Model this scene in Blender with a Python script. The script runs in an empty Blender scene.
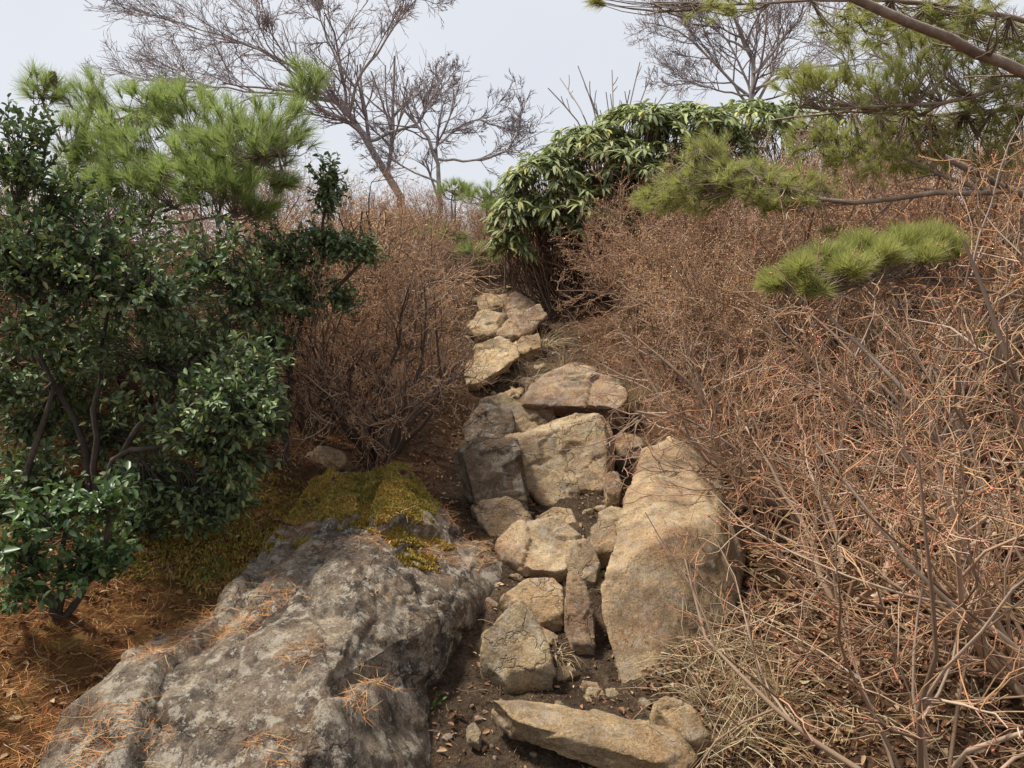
import bpy, bmesh, math, random
import numpy as np
from mathutils import Vector
C = bpy.context
SC = C.scene
COL = SC.collection
R = math.radians

# ------------------------------------------------------------------ camera
CAMZ, PITCH, F = 1.6, R(8.0), 788.0
cam_d = bpy.data.cameras.new('camera')
cam = bpy.data.objects.new('camera', cam_d); COL.objects.link(cam)
cam.location = (0, 0, CAMZ)
cam.rotation_euler = (R(90) - PITCH, 0, 0)
cam_d.sensor_width = 36.0
cam_d.lens = F / 1024 * 36.0
cam_d.clip_start = 0.05; cam_d.clip_end = 2000
SC.camera = cam

# ------------------------------------------------------------------ sky, sun, exposure
SUN_EL, SUN_AZ = R(62), R(280)          # azimuth clockwise from +Y
w = bpy.data.worlds.new('World'); SC.world = w; w.use_nodes = True
nt = w.node_tree; nt.nodes.clear()
out = nt.nodes.new('ShaderNodeOutputWorld')
sky = nt.nodes.new('ShaderNodeTexSky'); sky.sky_type = 'NISHITA'; sky.sun_disc = False
sky.sun_elevation = SUN_EL; sky.sun_rotation = SUN_AZ
b1 = nt.nodes.new('ShaderNodeBackground'); b1.inputs['Strength'].default_value = 0.10
b2 = nt.nodes.new('ShaderNodeBackground'); b2.inputs['Strength'].default_value = 0.68
tc = nt.nodes.new('ShaderNodeTexCoord')
nz = nt.nodes.new('ShaderNodeTexNoise'); nz.inputs['Scale'].default_value = 2.2; nz.inputs['Detail'].default_value = 4
cr = nt.nodes.new('ShaderNodeValToRGB')
cr.color_ramp.elements[0].position = 0.3; cr.color_ramp.elements[0].color = (0.80, 0.825, 0.89, 1)
cr.color_ramp.elements[1].position = 0.72; cr.color_ramp.elements[1].color = (0.90, 0.91, 0.94, 1)
mx = nt.nodes.new('ShaderNodeMixShader'); mx.inputs[0].default_value = 0.9
nt.links.new(tc.outputs['Generated'], nz.inputs['Vector'])
nt.links.new(nz.outputs['Fac'], cr.inputs[0])
nt.links.new(cr.outputs[0], b2.inputs['Color'])
nt.links.new(sky.outputs[0], b1.inputs['Color'])
nt.links.new(b1.outputs[0], mx.inputs[1]); nt.links.new(b2.outputs[0], mx.inputs[2])
nt.links.new(mx.outputs[0], out.inputs['Surface'])

sun_d = bpy.data.lights.new('sun', 'SUN'); sun_d.energy = 5.0; sun_d.angle = R(9); sun_d.color = (1.0, 0.93, 0.82)
sun = bpy.data.objects.new('sun', sun_d); COL.objects.link(sun)
sv = Vector((math.sin(SUN_AZ) * math.cos(SUN_EL), math.cos(SUN_AZ) * math.cos(SUN_EL), math.sin(SUN_EL)))
sun.rotation_euler = sv.to_track_quat('Z', 'Y').to_euler()
vs = SC.view_settings
vs.view_transform = 'Standard'; vs.look = 'None'; vs.gamma = 1; vs.exposure = 0.52; vs.use_curve_mapping = False
SC.cycles.max_bounces = 6; SC.cycles.diffuse_bounces = 3; SC.cycles.transmission_bounces = 3
SC.cycles.use_denoising = True

# ------------------------------------------------------------------ maths helpers
def at(px, py, Y):
    u = (px - 512) / F; v = (384 - py) / F
    d = np.array([u, math.cos(PITCH) + v * math.sin(PITCH), -math.sin(PITCH) + v * math.cos(PITCH)])
    return np.array([0, 0, CAMZ]) + d * (Y / d[1])

def nrm(a):
    return a / np.maximum(np.linalg.norm(a, axis=-1, keepdims=True), 1e-9)

_pg = np.random.default_rng(5)
_perm = np.concatenate([_pg.permutation(256)] * 3)
_grad = nrm(_pg.normal(size=(256, 3)))
def pnoise(P):
    P = np.asarray(P, float)
    i = np.floor(P).astype(int); f = P - i; i = i & 255
    u = f * f * f * (f * (f * 6 - 15) + 10)
    r = 0
    for dx in (0, 1):
        for dy in (0, 1):
            for dz in (0, 1):
                h = _perm[_perm[_perm[i[..., 0] + dx] + i[..., 1] + dy] + i[..., 2] + dz]
                g = _grad[h]
                d = (g * (f - np.array([dx, dy, dz]))).sum(-1)
                wx = u[..., 0] if dx else 1 - u[..., 0]
                wy = u[..., 1] if dy else 1 - u[..., 1]
                wz = u[..., 2] if dz else 1 - u[..., 2]
                r = r + d * wx * wy * wz
    return r * 1.6
def fbm(P, o=4, g=0.5):
    r = 0; a = 1
    for k in range(o):
        r = r + a * pnoise(P * 2 ** k + 17.3 * k); a *= g
    return r

# ------------------------------------------------------------------ ground height
_Y = [-4, 0, 1.6, 2.4, 3.0, 3.7, 4.8, 6.0, 7.2, 8.5, 10, 12, 15, 22, 40, 90, 400]
_Z = [-1.0, -.42, -.14, 0.0, .14, .30, .56, .79, 1.05, 1.32, 1.62, 1.85, 1.95, 1.6, -2, -12, -60]
_XC = [.1, .1, .12, .14, .19, .23, .26, .19, .02, -.08, -.4, -1.0, -2, -2, -2, -2, -2]
def sm(t):
    t = np.clip(t, 0, 1); return t * t * (3 - 2 * t)
def height(x, y):
    x = np.asarray(x, float); y = np.asarray(y, float)
    z = np.interp(y, _Y, _Z); xc = np.interp(y, _Y, _XC)
    hw = np.interp(y, [0, 3, 5, 9], [.42, .42, .40, .26])
    dx = x - xc
    l = np.maximum(-dx - hw, 0); r = np.maximum(dx - hw, 0)
    near = np.clip((14 - y) / 8, 0, 1)
    z = z + near * (.08 * sm(l / .35) + .46 * sm((l - .45) / 2.1) + .16 * np.maximum(l - 2, 0) * np.exp(-np.abs(l) / 9))
    z = z + near * (.16 * sm((r - .22) / .6) + .36 * sm(r / 2.6) + .12 * np.maximum(r - 2, 0) * np.exp(-np.abs(r) / 9))
    P = np.stack([x, y, 0 * x], -1)
    fade = np.clip(1.5 - np.abs(dx) / 12, .2, 1)
    z = z + fade * (.05 * fbm(P * 1.3, 3) + .022 * fbm(P * 6 + 9, 3) + .011 * fbm(P * 22 + 3, 3))
    return z
def gz(x, y):
    return float(height(np.array([x]), np.array([y]))[0])
def ground_hit(px, py):
    ys = np.linspace(1.5, 25, 1500)
    pts = np.stack([at(px, py, y) for y in (1.0, 2.0)])
    d = pts[1] - pts[0]
    P = pts[0] + d * (ys[:, None] - 1.0)
    h = height(P[:, 0], P[:, 1])
    k = np.argmax(P[:, 2] < h)
    return P[k] if P[k, 2] < h[k] else P[-1]

# ------------------------------------------------------------------ mesh builder
class MB:
    def __init__(s): s.V = []; s.Fq = []; s.Ft = []; s.n = 0
    def add(s, V, F, m=0):
        F = np.asarray(F)
        (s.Fq if F.shape[1] == 4 else s.Ft).append((F + s.n, np.full(len(F), m)))
        s.V.append(np.asarray(V, float).reshape(-1, 3)); s.n += len(s.V[-1])
    def more(s, V): s.V.append(V); s.n += len(V)
    def build(s, name, mats, parent=None, origin=None, smooth=True):
        V = np.concatenate(s.V)
        if origin is not None: V = V - np.asarray(origin)
        me = bpy.data.meshes.new(name)
        loops, tot, mi = [], [], []
        for L, k in ((s.Fq, 4), (s.Ft, 3)):
            for F_, m_ in L:
                loops.append(F_.reshape(-1)); tot.append(np.full(len(F_), k)); mi.append(m_)
        loops = np.concatenate(loops); tot = np.concatenate(tot); mi = np.concatenate(mi)
        me.vertices.add(len(V)); me.vertices.foreach_set('co', V.astype(np.float32).ravel())
        me.loops.add(len(loops)); me.loops.foreach_set('vertex_index', loops.astype(np.int32))
        me.polygons.add(len(tot))
        me.polygons.foreach_set('loop_start', (np.cumsum(tot) - tot).astype(np.int32))
        me.polygons.foreach_set('loop_total', tot.astype(np.int32))
        me.polygons.foreach_set('material_index', mi.astype(np.int32))
        me.polygons.foreach_set('use_smooth', np.full(len(tot), smooth))
        me.update(calc_edges=True)
        for m in (mats if isinstance(mats, (list, tuple)) else [mats]): me.materials.append(m)
        o = bpy.data.objects.new(name, me); COL.objects.link(o)
        if parent is not None: o.parent = parent
        elif origin is not None: o.location = origin
        return o

def tubes(mb, P, Rd, sides=3, m=0):
    N, K, _ = P.shape
    if N == 0: return
    T = nrm(np.gradient(P, axis=1))
    mean = nrm(P[:, -1] - P[:, 0])
    ref = np.where(np.abs(mean[:, 2:3]) < .8, np.array([[0, 0, 1.]]), np.array([[1., 0, 0]]))
    U = nrm(np.cross(T, ref[:, None, :])); W = np.cross(T, U)
    a = np.arange(sides) * 2 * math.pi / sides
    V = P[:, :, None, :] + Rd[:, :, None, None] * (np.cos(a)[:, None] * U[:, :, None, :] + np.sin(a)[:, None] * W[:, :, None, :])
    idx = np.arange(N * K * sides).reshape(N, K, sides)
    A = idx[:, :-1]; B = idx[:, 1:]
    Fq = np.stack([A, np.roll(A, -1, 2), np.roll(B, -1, 2), B], -1).reshape(-1, 4)
    mb.add(V, Fq, m)

def lines(rng, base, d, length, K, wob=.15, trop=(0, 0, 0.0)):
    N = len(base); P = np.zeros((N, K, 3)); P[:, 0] = base
    d = nrm(d); trop = np.asarray(trop)
    st = (length / (K - 1))[:, None]
    for k in range(1, K):
        P[:, k] = P[:, k - 1] + d * st
        d = nrm(d + rng.normal(size=(N, 3)) * wob + trop)
    return P

def kids(rng, P, Rd, n, t0, t1, ang, ratio, L, rr=.55, K=4, wob=.15, trop=(0, 0, 0), jit=.35):
    """n children on each branch line; returns lines, radii, lengths"""
    N, Kp, _ = P.shape
    idx = np.repeat(np.arange(N), n)
    t = rng.uniform(t0, t1, len(idx)) * (Kp - 1)
    i = np.minimum(t.astype(int), Kp - 2); f = (t - i)[:, None]
    b = P[idx, i] * (1 - f) + P[idx, i + 1] * f
    d = nrm(P[idx, i + 1] - P[idx, i])
    pr = Rd[idx, i] * (1 - f[:, 0]) + Rd[idx, i + 1] * f[:, 0]
    pe = rng.normal(size=b.shape); pe = nrm(pe - (pe * d).sum(-1, keepdims=True) * d)
    a = (ang * (1 + jit * rng.normal(size=len(idx))))[:, None]
    dd = d * np.cos(a) + pe * np.sin(a)
    ln = L[idx] * ratio * (1.1 - .5 * t / (Kp - 1)) * rng.uniform(.6, 1.35, len(idx))
    Q = lines(rng, b, dd, ln, K, wob, trop)
    r0 = np.minimum(pr * .9, pr * rr + .0004)
    return Q, r0, ln

def taper(r0, K, end=.35):
    return r0[:, None] * np.linspace(1, end, K)[None]

def resample(pts, K):
    pts = np.asarray(pts, float)
    s = np.concatenate([[0], np.cumsum(np.linalg.norm(np.diff(pts, axis=0), axis=1))])
    t = np.linspace(0, s[-1], K)
    # Catmull-like smoothing through cubic Hermite
    m = np.gradient(pts, s, axis=0)
    j = np.clip(np.searchsorted(s, t) - 1, 0, len(s) - 2)
    h = (s[j + 1] - s[j])[:, None]; u = ((t - s[j])[:, None]) / h
    return ((2*u**3-3*u**2+1)*pts[j] + (u**3-2*u**2+u)*h*m[j] + (-2*u**3+3*u**2)*pts[j+1] + (u**3-u**2)*h*m[j+1])

def leaves(mb, pos, d, up, ln, wd, m=0, fold=.25, curl=0.15):
    """two folded quads per leaf, curved towards the tip"""
    N = len(pos); d = nrm(d)
    s = nrm(np.cross(d, up)); n = np.cross(s, d)
    ln = ln[:, None]; wd = wd[:, None]
    c0 = pos; tip = pos + d * ln - n * ln * curl
    mid1 = pos + d * ln * .33; mid2 = pos + d * ln * .7 - n * ln * curl * .45
    l1 = mid1 + s * wd * .5 + n * wd * fold; r1 = mid1 - s * wd * .5 + n * wd * fold
    l2 = mid2 + s * wd * .42 + n * wd * fold; r2 = mid2 - s * wd * .42 + n * wd * fold
    V = np.stack([c0, l1, l2, tip, r2, r1], 1)
    b = np.arange(N)[:, None] * 6
    Fq = np.concatenate([b + np.array([[0, 3, 2, 1]]), b + np.array([[0, 5, 4, 3]])])
    mb.add(V, Fq, m)

def strips(mb, P, wd, side, m=0):
    """flat tapering strips along lines P (N,K,3)"""
    N, K, _ = P.shape
    T = nrm(np.gradient(P, axis=1)); S = nrm(np.cross(T, side[:, None, :]))
    wv = wd[:, :, None] if wd.ndim == 2 else wd[:, None, None] * np.linspace(1, .25, K)[None, :, None]
    V = np.stack([P + S * wv * .5, P - S * wv * .5], 2)
    idx = np.arange(N * K * 2).reshape(N, K, 2)
    Fq = np.stack([idx[:, :-1, 0], idx[:, :-1, 1], idx[:, 1:, 1], idx[:, 1:, 0]], -1).reshape(-1, 4)
    mb.add(V, Fq, m)

def buds(mb, pos, d, ln, m=0):
    """tiny pointed buds: two crossed spindles' worth of faces (an octahedron)"""
    N = len(pos); d = nrm(d)
    pe = nrm(np.cross(d, np.array([.3, .5, .8]))); q = np.cross(d, pe)
    L = ln[:, None]; r = L * .24; c = pos + d * L * .4
    V = np.stack([pos, c + pe * r, c + q * r, c - pe * r, c - q * r, pos + d * L], 1)
    b = np.arange(N)[:, None] * 6
    f = [(0, 2, 1), (0, 3, 2), (0, 4, 3), (0, 1, 4), (5, 1, 2), (5, 2, 3), (5, 3, 4), (5, 4, 1)]
    mb.add(V, np.concatenate([b + np.array([x]) for x in f]), m)

# ------------------------------------------------------------------ tagging
def tag(o, label, cat, group=None, kind=None):
    if label: o['label'] = label
    if cat: o['category'] = cat
    if group: o['group'] = group
    if kind: o['kind'] = kind
    return o
def thing(name, label, cat, loc, group=None):
    o = bpy.data.objects.new(name, None); COL.objects.link(o); o.location = loc
    o.empty_display_size = .1
    return tag(o, label, cat, group)
def dup(root, loc, rz, sc, label, group=None):
    r = root.copy(); COL.objects.link(r); r.location = loc; r.rotation_euler = (0, 0, rz); r.scale = sc
    r['label'] = label
    if group: r['group'] = group
    for ch in list(root.children):
        c = ch.copy(); COL.objects.link(c); c.parent = r
    return r

# ------------------------------------------------------------------ materials
def mat(name):
    m = bpy.data.materials.new(name); m.use_nodes = True
    n = m.node_tree; p = n.nodes['Principled BSDF']; return m, n, p
def ramp(n, stops, fac, interp='LINEAR'):
    r = n.nodes.new('ShaderNodeValToRGB'); e = r.color_ramp.elements; r.color_ramp.interpolation = interp
    while len(e) < len(stops): e.new(0.5)
    for k, (p, c) in enumerate(stops):
        e[k].position = p; e[k].color = (*c, 1) if len(c) == 3 else c
    n.links.new(fac, r.inputs[0]); return r.outputs[0]
def noise(n, scale, detail=4, rough=.6, vec=None, dist=0):
    t = n.nodes.new('ShaderNodeTexNoise'); t.inputs['Scale'].default_value = scale
    t.inputs['Detail'].default_value = detail; t.inputs['Roughness'].default_value = rough
    t.inputs['Distortion'].default_value = dist
    if vec is not None: n.links.new(vec, t.inputs['Vector'])
    return t.outputs['Fac']
def mixc(n, a, b, fac, mode='MIX'):
    m = n.nodes.new('ShaderNodeMix'); m.data_type = 'RGBA'; m.blend_type = mode
    for s, v in ((6, a), (7, b)):
        if isinstance(v, tuple): m.inputs[s].default_value = (*v, 1)
        else: n.links.new(v, m.inputs[s])
    if isinstance(fac, (int, float)): m.inputs[0].default_value = fac
    else: n.links.new(fac, m.inputs[0])
    return m.outputs[2]
def math_(n, op, a, b=0):
    m = n.nodes.new('ShaderNodeMath'); m.operation = op
    for k, v in ((0, a), (1, b)):
        if isinstance(v, (int, float)): m.inputs[k].default_value = v
        else: n.links.new(v, m.inputs[k])
    return m.outputs[0]
def bump(n, p, h, strength=.4, dist=.01):
    b = n.nodes.new('ShaderNodeBump'); b.inputs['Strength'].default_value = strength; b.inputs['Distance'].default_value = dist
    n.links.new(h, b.inputs['Height']); n.links.new(b.outputs[0], p.inputs['Normal'])
def coords(n, geo='Position'):
    return n.nodes.new('ShaderNodeNewGeometry').outputs[geo]
def island(n):
    return n.nodes.new('ShaderNodeNewGeometry').outputs['Random Per Island']
def objrand(n):
    return n.nodes.new('ShaderNodeObjectInfo').outputs['Random']

def m_twig(name, stops, rough=.8):
    m, n, p = mat(name)
    c = ramp(n, stops, island(n))
    pos = coords(n)
    c = mixc(n, c, (.5, .5, .5), 0.0)
    v = ramp(n, [(.3, (.65, .65, .65)), (.7, (1.2, 1.2, 1.2))], noise(n, 1.7, 2, .5, pos))
    c = mixc(n, c, v, .8, 'MULTIPLY')
    ob = ramp(n, [(0, (1.12, .97, .85)), (.3, (.72, .70, .76)), (.55, (1.15, 1.08, .95)), (.8, (.88, .78, .76)), (1, (1.1, .92, .8))], objrand(n))
    c = mixc(n, c, ob, .8, 'MULTIPLY')
    n.links.new(c, p.inputs['Base Color']); p.inputs['Roughness'].default_value = rough
    p.inputs['Specular IOR Level'].default_value = .25
    return m
def m_bark(name, a, b, c_):
    m, n, p = mat(name)
    pos = coords(n)
    c = ramp(n, [(.3, a), (.5, b), (.72, c_)], noise(n, 14, 5, .65, pos))
    n.links.new(c, p.inputs['Base Color']); p.inputs['Roughness'].default_value = .9
    bump(n, p, noise(n, 60, 4, .7, pos), .6, .01)
    return m
def m_leaf(name, stops, rough=.4, trans=.25, tcol=(.12, .22, .03), spec=.5):
    m, n, p = mat(name)
    c = ramp(n, stops, island(n))
    v = ramp(n, [(.3, (.75, .75, .75)), (.7, (1.2, 1.2, 1.1))], noise(n, 3.0, 2, .5, coords(n)))
    c = mixc(n, c, v, .7, 'MULTIPLY')
    n.links.new(c, p.inputs['Base Color']); p.inputs['Roughness'].default_value = rough
    p.inputs['Specular IOR Level'].default_value = spec
    tr = n.nodes.new('ShaderNodeBsdfTranslucent'); n.links.new(mixc(n, c, tcol, .5), tr.inputs['Color'])
    mx = n.nodes.new('ShaderNodeMixShader'); mx.inputs[0].default_value = trans
    n.links.new(p.outputs[0], mx.inputs[1]); n.links.new(tr.outputs[0], mx.inputs[2])
    n.links.new(mx.outputs[0], n.nodes['Material Output'].inputs['Surface'])
    return m
def m_rock(name, base, warm, dark, lichen=.0, ltcol=(.42, .42, .40), scale=1.0, strata=(0, 0, 1), dk=.5):
    m, n, p = mat(name)
    tcn = n.nodes.new('ShaderNodeTexCoord').outputs['Object']
    mp = n.nodes.new('ShaderNodeMapping'); mp.inputs['Scale'].default_value = (1, 1, 1)
    ad = n.nodes.new('ShaderNodeVectorMath'); ad.operation = 'ADD'
    cb = n.nodes.new('ShaderNodeCombineXYZ'); r = objrand(n)
    n.links.new(math_(n, 'MULTIPLY', r, 37.0), cb.inputs[0]); n.links.new(math_(n, 'MULTIPLY', r, 91.0), cb.inputs[1])
    n.links.new(tcn, ad.inputs[0]); n.links.new(cb.outputs[0], ad.inputs[1]); v = ad.outputs[0]
    big = noise(n, 3.1 * scale, 7, .65, v, .3)
    c = ramp(n, [(.38, warm), (.58, base)], big)
    st = ramp(n, [(.47, (0, 0, 0)), (.6, (1, 1, 1))], noise(n, 5.0 * scale, 9, .72, v, .25))
    c = mixc(n, c, dark, math_(n, 'MULTIPLY', st, dk))
    mo_ = ramp(n, [(.43, (.55, .53, .53)), (.50, (.95, .95, .95)), (.535, (1.1, 1.1, 1.08)), (.60, (1.5, 1.47, 1.4))], noise(n, 15, 12, .82, v, .1))
    c = mixc(n, c, mo_, .55 + .45 * (lichen > .5), 'MULTIPLY')
    gr = noise(n, 130, 6, .85, v)
    c = mixc(n, c, ramp(n, [(.34, (.38, .36, .34)), (.5, (1, 1, 1)), (.66, (1.55, 1.52, 1.46))], gr), .9, 'MULTIPLY')
    sp = ramp(n, [(.575, (0, 0, 0)), (.63, (1, 1, 1))], noise(n, 30, 8, .78, v))
    spm = ramp(n, [(.42, (.12, .12, .12)), (.62, (1, 1, 1))], noise(n, 4.0, 4, .6, v)); sp = math_(n, 'MULTIPLY', sp, spm)
    c = mixc(n, c, dark, math_(n, 'MULTIPLY', sp, .8))
    ru = ramp(n, [(.5, (0, 0, 0)), (.72, (1, 1, 1))], noise(n, 8, 6, .7, v, .3))
    c = mixc(n, c, (.27, .16, .075), math_(n, 'MULTIPLY', ru, .4))
    if lichen:
        lf = ramp(n, [(.525, (0, 0, 0)), (.55, (1, 1, 1))], noise(n, 13, 11, .82, v, .1))
        c = mixc(n, c, ltcol, math_(n, 'MULTIPLY', lf, lichen))
        l2 = ramp(n, [(.62, (0, 0, 0)), (.64, (1, 1, 1))], noise(n, 21, 5, .75, v, .2))
        c = mixc(n, c, (.46, .46, .43), math_(n, 'MULTIPLY', l2, lichen))
    c = mixc(n, c, ramp(n, [(0, (.82, .84, .88)), (.3, (1.08, 1.0, .92)), (.55, (.92, .86, .80)), (.8, (1.12, 1.08, 1.02)), (1, (.88, .88, .86))], objrand(n)), .9, 'MULTIPLY')
    n.links.new(c, p.inputs['Base Color']); p.inputs['Roughness'].default_value = .92
    p.inputs['Specular IOR Level'].default_value = .2
    h = math_(n, 'ADD', math_(n, 'MULTIPLY', noise(n, 14, 10, .75, v, .2), 1.0), math_(n, 'MULTIPLY', gr, .3))
    vo = n.nodes.new('ShaderNodeTexVoronoi'); vo.feature = 'DISTANCE_TO_EDGE'; vo.inputs['Scale'].default_value = 4.5
    wv_ = n.nodes.new('ShaderNodeTexNoise'); wv_.inputs['Scale'].default_value = 5; wv_.inputs['Detail'].default_value = 6; n.links.new(v, wv_.inputs['Vector'])
    wa = n.nodes.new('ShaderNodeVectorMath'); wa.operation = 'MULTIPLY_ADD'; n.links.new(wv_.outputs['Color'], wa.inputs[0]); wa.inputs[1].default_value = (.35, .35, .35); n.links.new(v, wa.inputs[2])
    n.links.new(wa.outputs[0], vo.inputs['Vector'])
    ck = ramp(n, [(0, (1, 1, 1)), (.022, (0, 0, 0))], vo.outputs['Distance'])
    ck = math_(n, 'MULTIPLY', ck, ramp(n, [(.47, (0, 0, 0)), (.56, (1, 1, 1))], noise(n, 2.3, 3, .5, v)))
    h = math_(n, 'SUBTRACT', h, math_(n, 'ADD', math_(n, 'MULTIPLY', sp, .25), math_(n, 'MULTIPLY', ck, .5)))
    bump(n, p, h, 1.0, .028)
    return m

M = {}
M['rock_tan'] = m_rock('sandy tan rock', (.44, .345, .215), (.37, .26, .15), (.14, .105, .08), lichen=.3)
M['rock_pink'] = m_rock('pinkish brown rock', (.38, .29, .19), (.30, .195, .135), (.12, .09, .075), dk=.6, lichen=.3)
M['rock_slab'] = m_rock('pale slab rock', (.46, .37, .24), (.36, .25, .155), (.16, .12, .09), dk=.55, lichen=.3)
M['rock_dark'] = m_rock('dark weathered rock', (.21, .165, .125), (.17, .125, .09), (.06, .05, .045), lichen=.35, dk=.7)
M['rock_grey'] = m_rock('grey lichened rock', (.275, .24, .195), (.19, .155, .125), (.04, .037, .038), lichen=.8, ltcol=(.44, .415, .355), dk=.8)
M['moss'], n, p = mat('ochre moss')
c = ramp(n, [(0, (.18, .14, .035)), (.5, (.34, .25, .07)), (1, (.46, .33, .12))], island(n))
c = mixc(n, c, ramp(n, [(.35, (.6, .75, .55)), (.65, (1.2, 1.05, .9))], noise(n, 5, 4, .6, coords(n))), .8, 'MULTIPLY')
n.links.new(c, p.inputs['Base Color']); p.inputs['Roughness'].default_value = .95; p.inputs['Specular IOR Level'].default_value = .1
M['twig'] = m_twig('brown twig', [(0, (.15, .095, .067)), (.4, (.33, .205, .135)), (.75, (.47, .295, .185)), (1, (.56, .46, .35))])
M['stem'] = m_twig('shrub stem', [(0, (.11, .075, .055)), (.6, (.20, .14, .10)), (1, (.30, .24, .19))])
M['gnarlstem'] = m_twig('dark shrub stem', [(0, (.07, .048, .036)), (.6, (.14, .095, .07)), (1, (.22, .165, .13))])
M['bud'] = m_twig('ochre bud', [(0, (.32, .20, .125)), (.6, (.46, .30, .175)), (1, (.54, .43, .25))])
M['redtwig'] = m_twig('reddish twig', [(0, (.20, .135, .09)), (.35, (.40, .28, .17)), (.6, (.45, .295, .155)), (.78, (.45, .205, .125)), (1, (.54, .46, .36))])
M['greystem'] = m_twig('grey brown stem', [(0, (.17, .12, .085)), (.5, (.30, .225, .16)), (1, (.44, .37, .30))])
M['redbud'] = m_twig('pink bud', [(0, (.42, .15, .11)), (1, (.50, .22, .16))], .5)
M['darkstem'] = m_bark('dark stem bark', (.03, .022, .017), (.06, .045, .035), (.10, .08, .065))
M['greybark'] = m_bark('grey bark', (.22, .195, .18), (.32, .29, .265), (.44, .41, .38))
M['paletwig'] = m_twig('grey violet twig', [(0, (.21, .18, .185)), (.6, (.30, .265, .27)), (1, (.40, .36, .35))])
M['pinebark'] = m_bark('pine bark', (.12, .085, .065), (.20, .15, .115), (.30, .25, .21))
M['needle'] = m_leaf('pine needle', [(0, (.10, .145, .04)), (.5, (.21, .275, .08)), (.9, (.32, .36, .13)), (1, (.46, .36, .15))], .45, .5, (.34, .46, .13))
M['needle_y'] = m_leaf('yellow green pine needle', [(0, (.18, .21, .06)), (.5, (.33, .36, .12)), (.9, (.44, .44, .17)), (1, (.54, .42, .18))], .45, .5, (.42, .44, .12))
M['holly'] = m_leaf('dark glossy leaf', [(0, (.045, .068, .037)), (.4, (.10, .15, .072)), (.75, (.16, .22, .10)), (.93, (.25, .30, .11)), (1, (.32, .27, .11))], .52, .16, (.12, .22, .03), .38)
M['holly_l'] = m_leaf('fresh glossy leaf', [(0, (.045, .08, .035)), (.6, (.085, .145, .055)), (1, (.16, .23, .08))], .42, .2)
M['rhodo'] = m_leaf('leathery drooping leaf', [(0, (.14, .17, .085)), (.5, (.27, .31, .16)), (.88, (.33, .36, .17)), (1, (.52, .46, .13))], .68, .25, (.2, .28, .06), .3)
M['drygrass'] = m_leaf('dry grass blade', [(0, (.24, .155, .085)), (.5, (.46, .35, .21)), (1, (.64, .56, .40))], .7, .2, (.4, .3, .15), .2)
M['litter'] = m_leaf('dead leaf', [(0, (.08, .042, .025)), (.45, (.19, .095, .052)), (.8, (.29, .16, .085)), (1, (.42, .32, .20))], .75, .1, (.2, .1, .05), .2)
M['needlelitter'] = m_leaf('fallen pine needle', [(0, (.20, .075, .03)), (.5, (.40, .165, .06)), (.85, (.50, .28, .10)), (1, (.56, .42, .24))], .7, .1, (.3, .12, .04), .2)
M['weed'] = m_leaf('small green leaf', [(0, (.05, .10, .02)), (1, (.10, .20, .04))], .5, .25)

# ------------------------------------------------------------------ ground
def axis(lo, hi, step, far, growth=1.22):
    a = list(np.arange(lo, hi, step)); s = step
    v = hi
    while v < far: a.append(v); s *= growth; v += s
    s = step; v = lo; b = []
    while v > -far: s *= growth; v -= s; b.append(v)
    return np.array(b[::-1] + a)
xs = axis(-3.2, 3.4, .03, 380); ys = axis(1.4, 9.5, .035, 380)
X, Yg = np.meshgrid(xs, ys, indexing='ij')
Z = height(X, Yg)
mb = MB()
idx = np.arange(X.size).reshape(X.shape)
mb.add(np.stack([X, Yg, Z], -1).reshape(-1, 3), np.stack([idx[:-1, :-1], idx[1:, :-1], idx[1:, 1:], idx[:-1, 1:]], -1).reshape(-1, 4))
M['ground'], n, p = mat('forest floor')
pos = coords(n)
at_ = n.nodes.new('ShaderNodeAttribute'); at_.attribute_name = 'zone'
sep = n.nodes.new('ShaderNodeSeparateColor'); n.links.new(at_.outputs['Color'], sep.inputs[0])
n1 = noise(n, 9, 8, .7, pos, .6); n2 = noise(n, 45, 5, .7, pos)
soil = ramp(n, [(.3, (.045, .030, .020)), (.5, (.095, .065, .043)), (.7, (.16, .115, .075))], n1)
lit = ramp(n, [(.3, (.06, .032, .018)), (.5, (.15, .08, .044)), (.7, (.25, .155, .09))], n2)
need = ramp(n, [(.3, (.10, .045, .018)), (.5, (.21, .095, .036)), (.7, (.27, .19, .055))], n1)
soil = mixc(n, soil, ramp(n, [(.35, (.45, .43, .42)), (.5, (1, 1, 1)), (.66, (1.7, 1.6, 1.45))], noise(n, 60, 6, .75, pos)), .9, 'MULTIPLY')
c = mixc(n, lit, soil, sep.outputs[0])
c = mixc(n, c, need, sep.outputs[1])
c = mixc(n, c, (.14, .105, .025), math_(n, 'MULTIPLY', sep.outputs[2], ramp(n, [(.35, (0, 0, 0)), (.6, (1, 1, 1))], noise(n, 6, 5, .6, pos))))
n.links.new(c, p.inputs['Base Color']); p.inputs['Roughness'].default_value = .95; p.inputs['Specular IOR Level'].default_value = .15
bump(n, p, math_(n, 'ADD', n1, math_(n, 'ADD', n2, noise(n, 130, 4, .7, pos))), 1.0, .035)
g = mb.build('ground', M['ground']); tag(g, 'brown sloping hillside floor of soil and litter', 'ground', kind='structure')
V = np.stack([X, Yg, Z], -1).reshape(-1, 3)
xc = np.interp(V[:, 1], _Y, _XC)
wob = fbm(V * 2.0, 3) * .2
path = sm(1 - (np.abs(V[:, 0] - xc) - .38 + wob) / .25)
needm = sm((-V[:, 0] - .75 + wob) / .3) * sm((4.2 - V[:, 1] + wob) / .6)
mossm = sm((-V[:, 0] - .35) / .3) * sm((V[:, 1] - 2.9 + wob) / .3) * sm((3.9 - V[:, 1]) / .5) * sm((V[:, 0] + 2.0) / .5)
ca = g.data.color_attributes.new('zone', 'FLOAT_COLOR', 'POINT')
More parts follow.
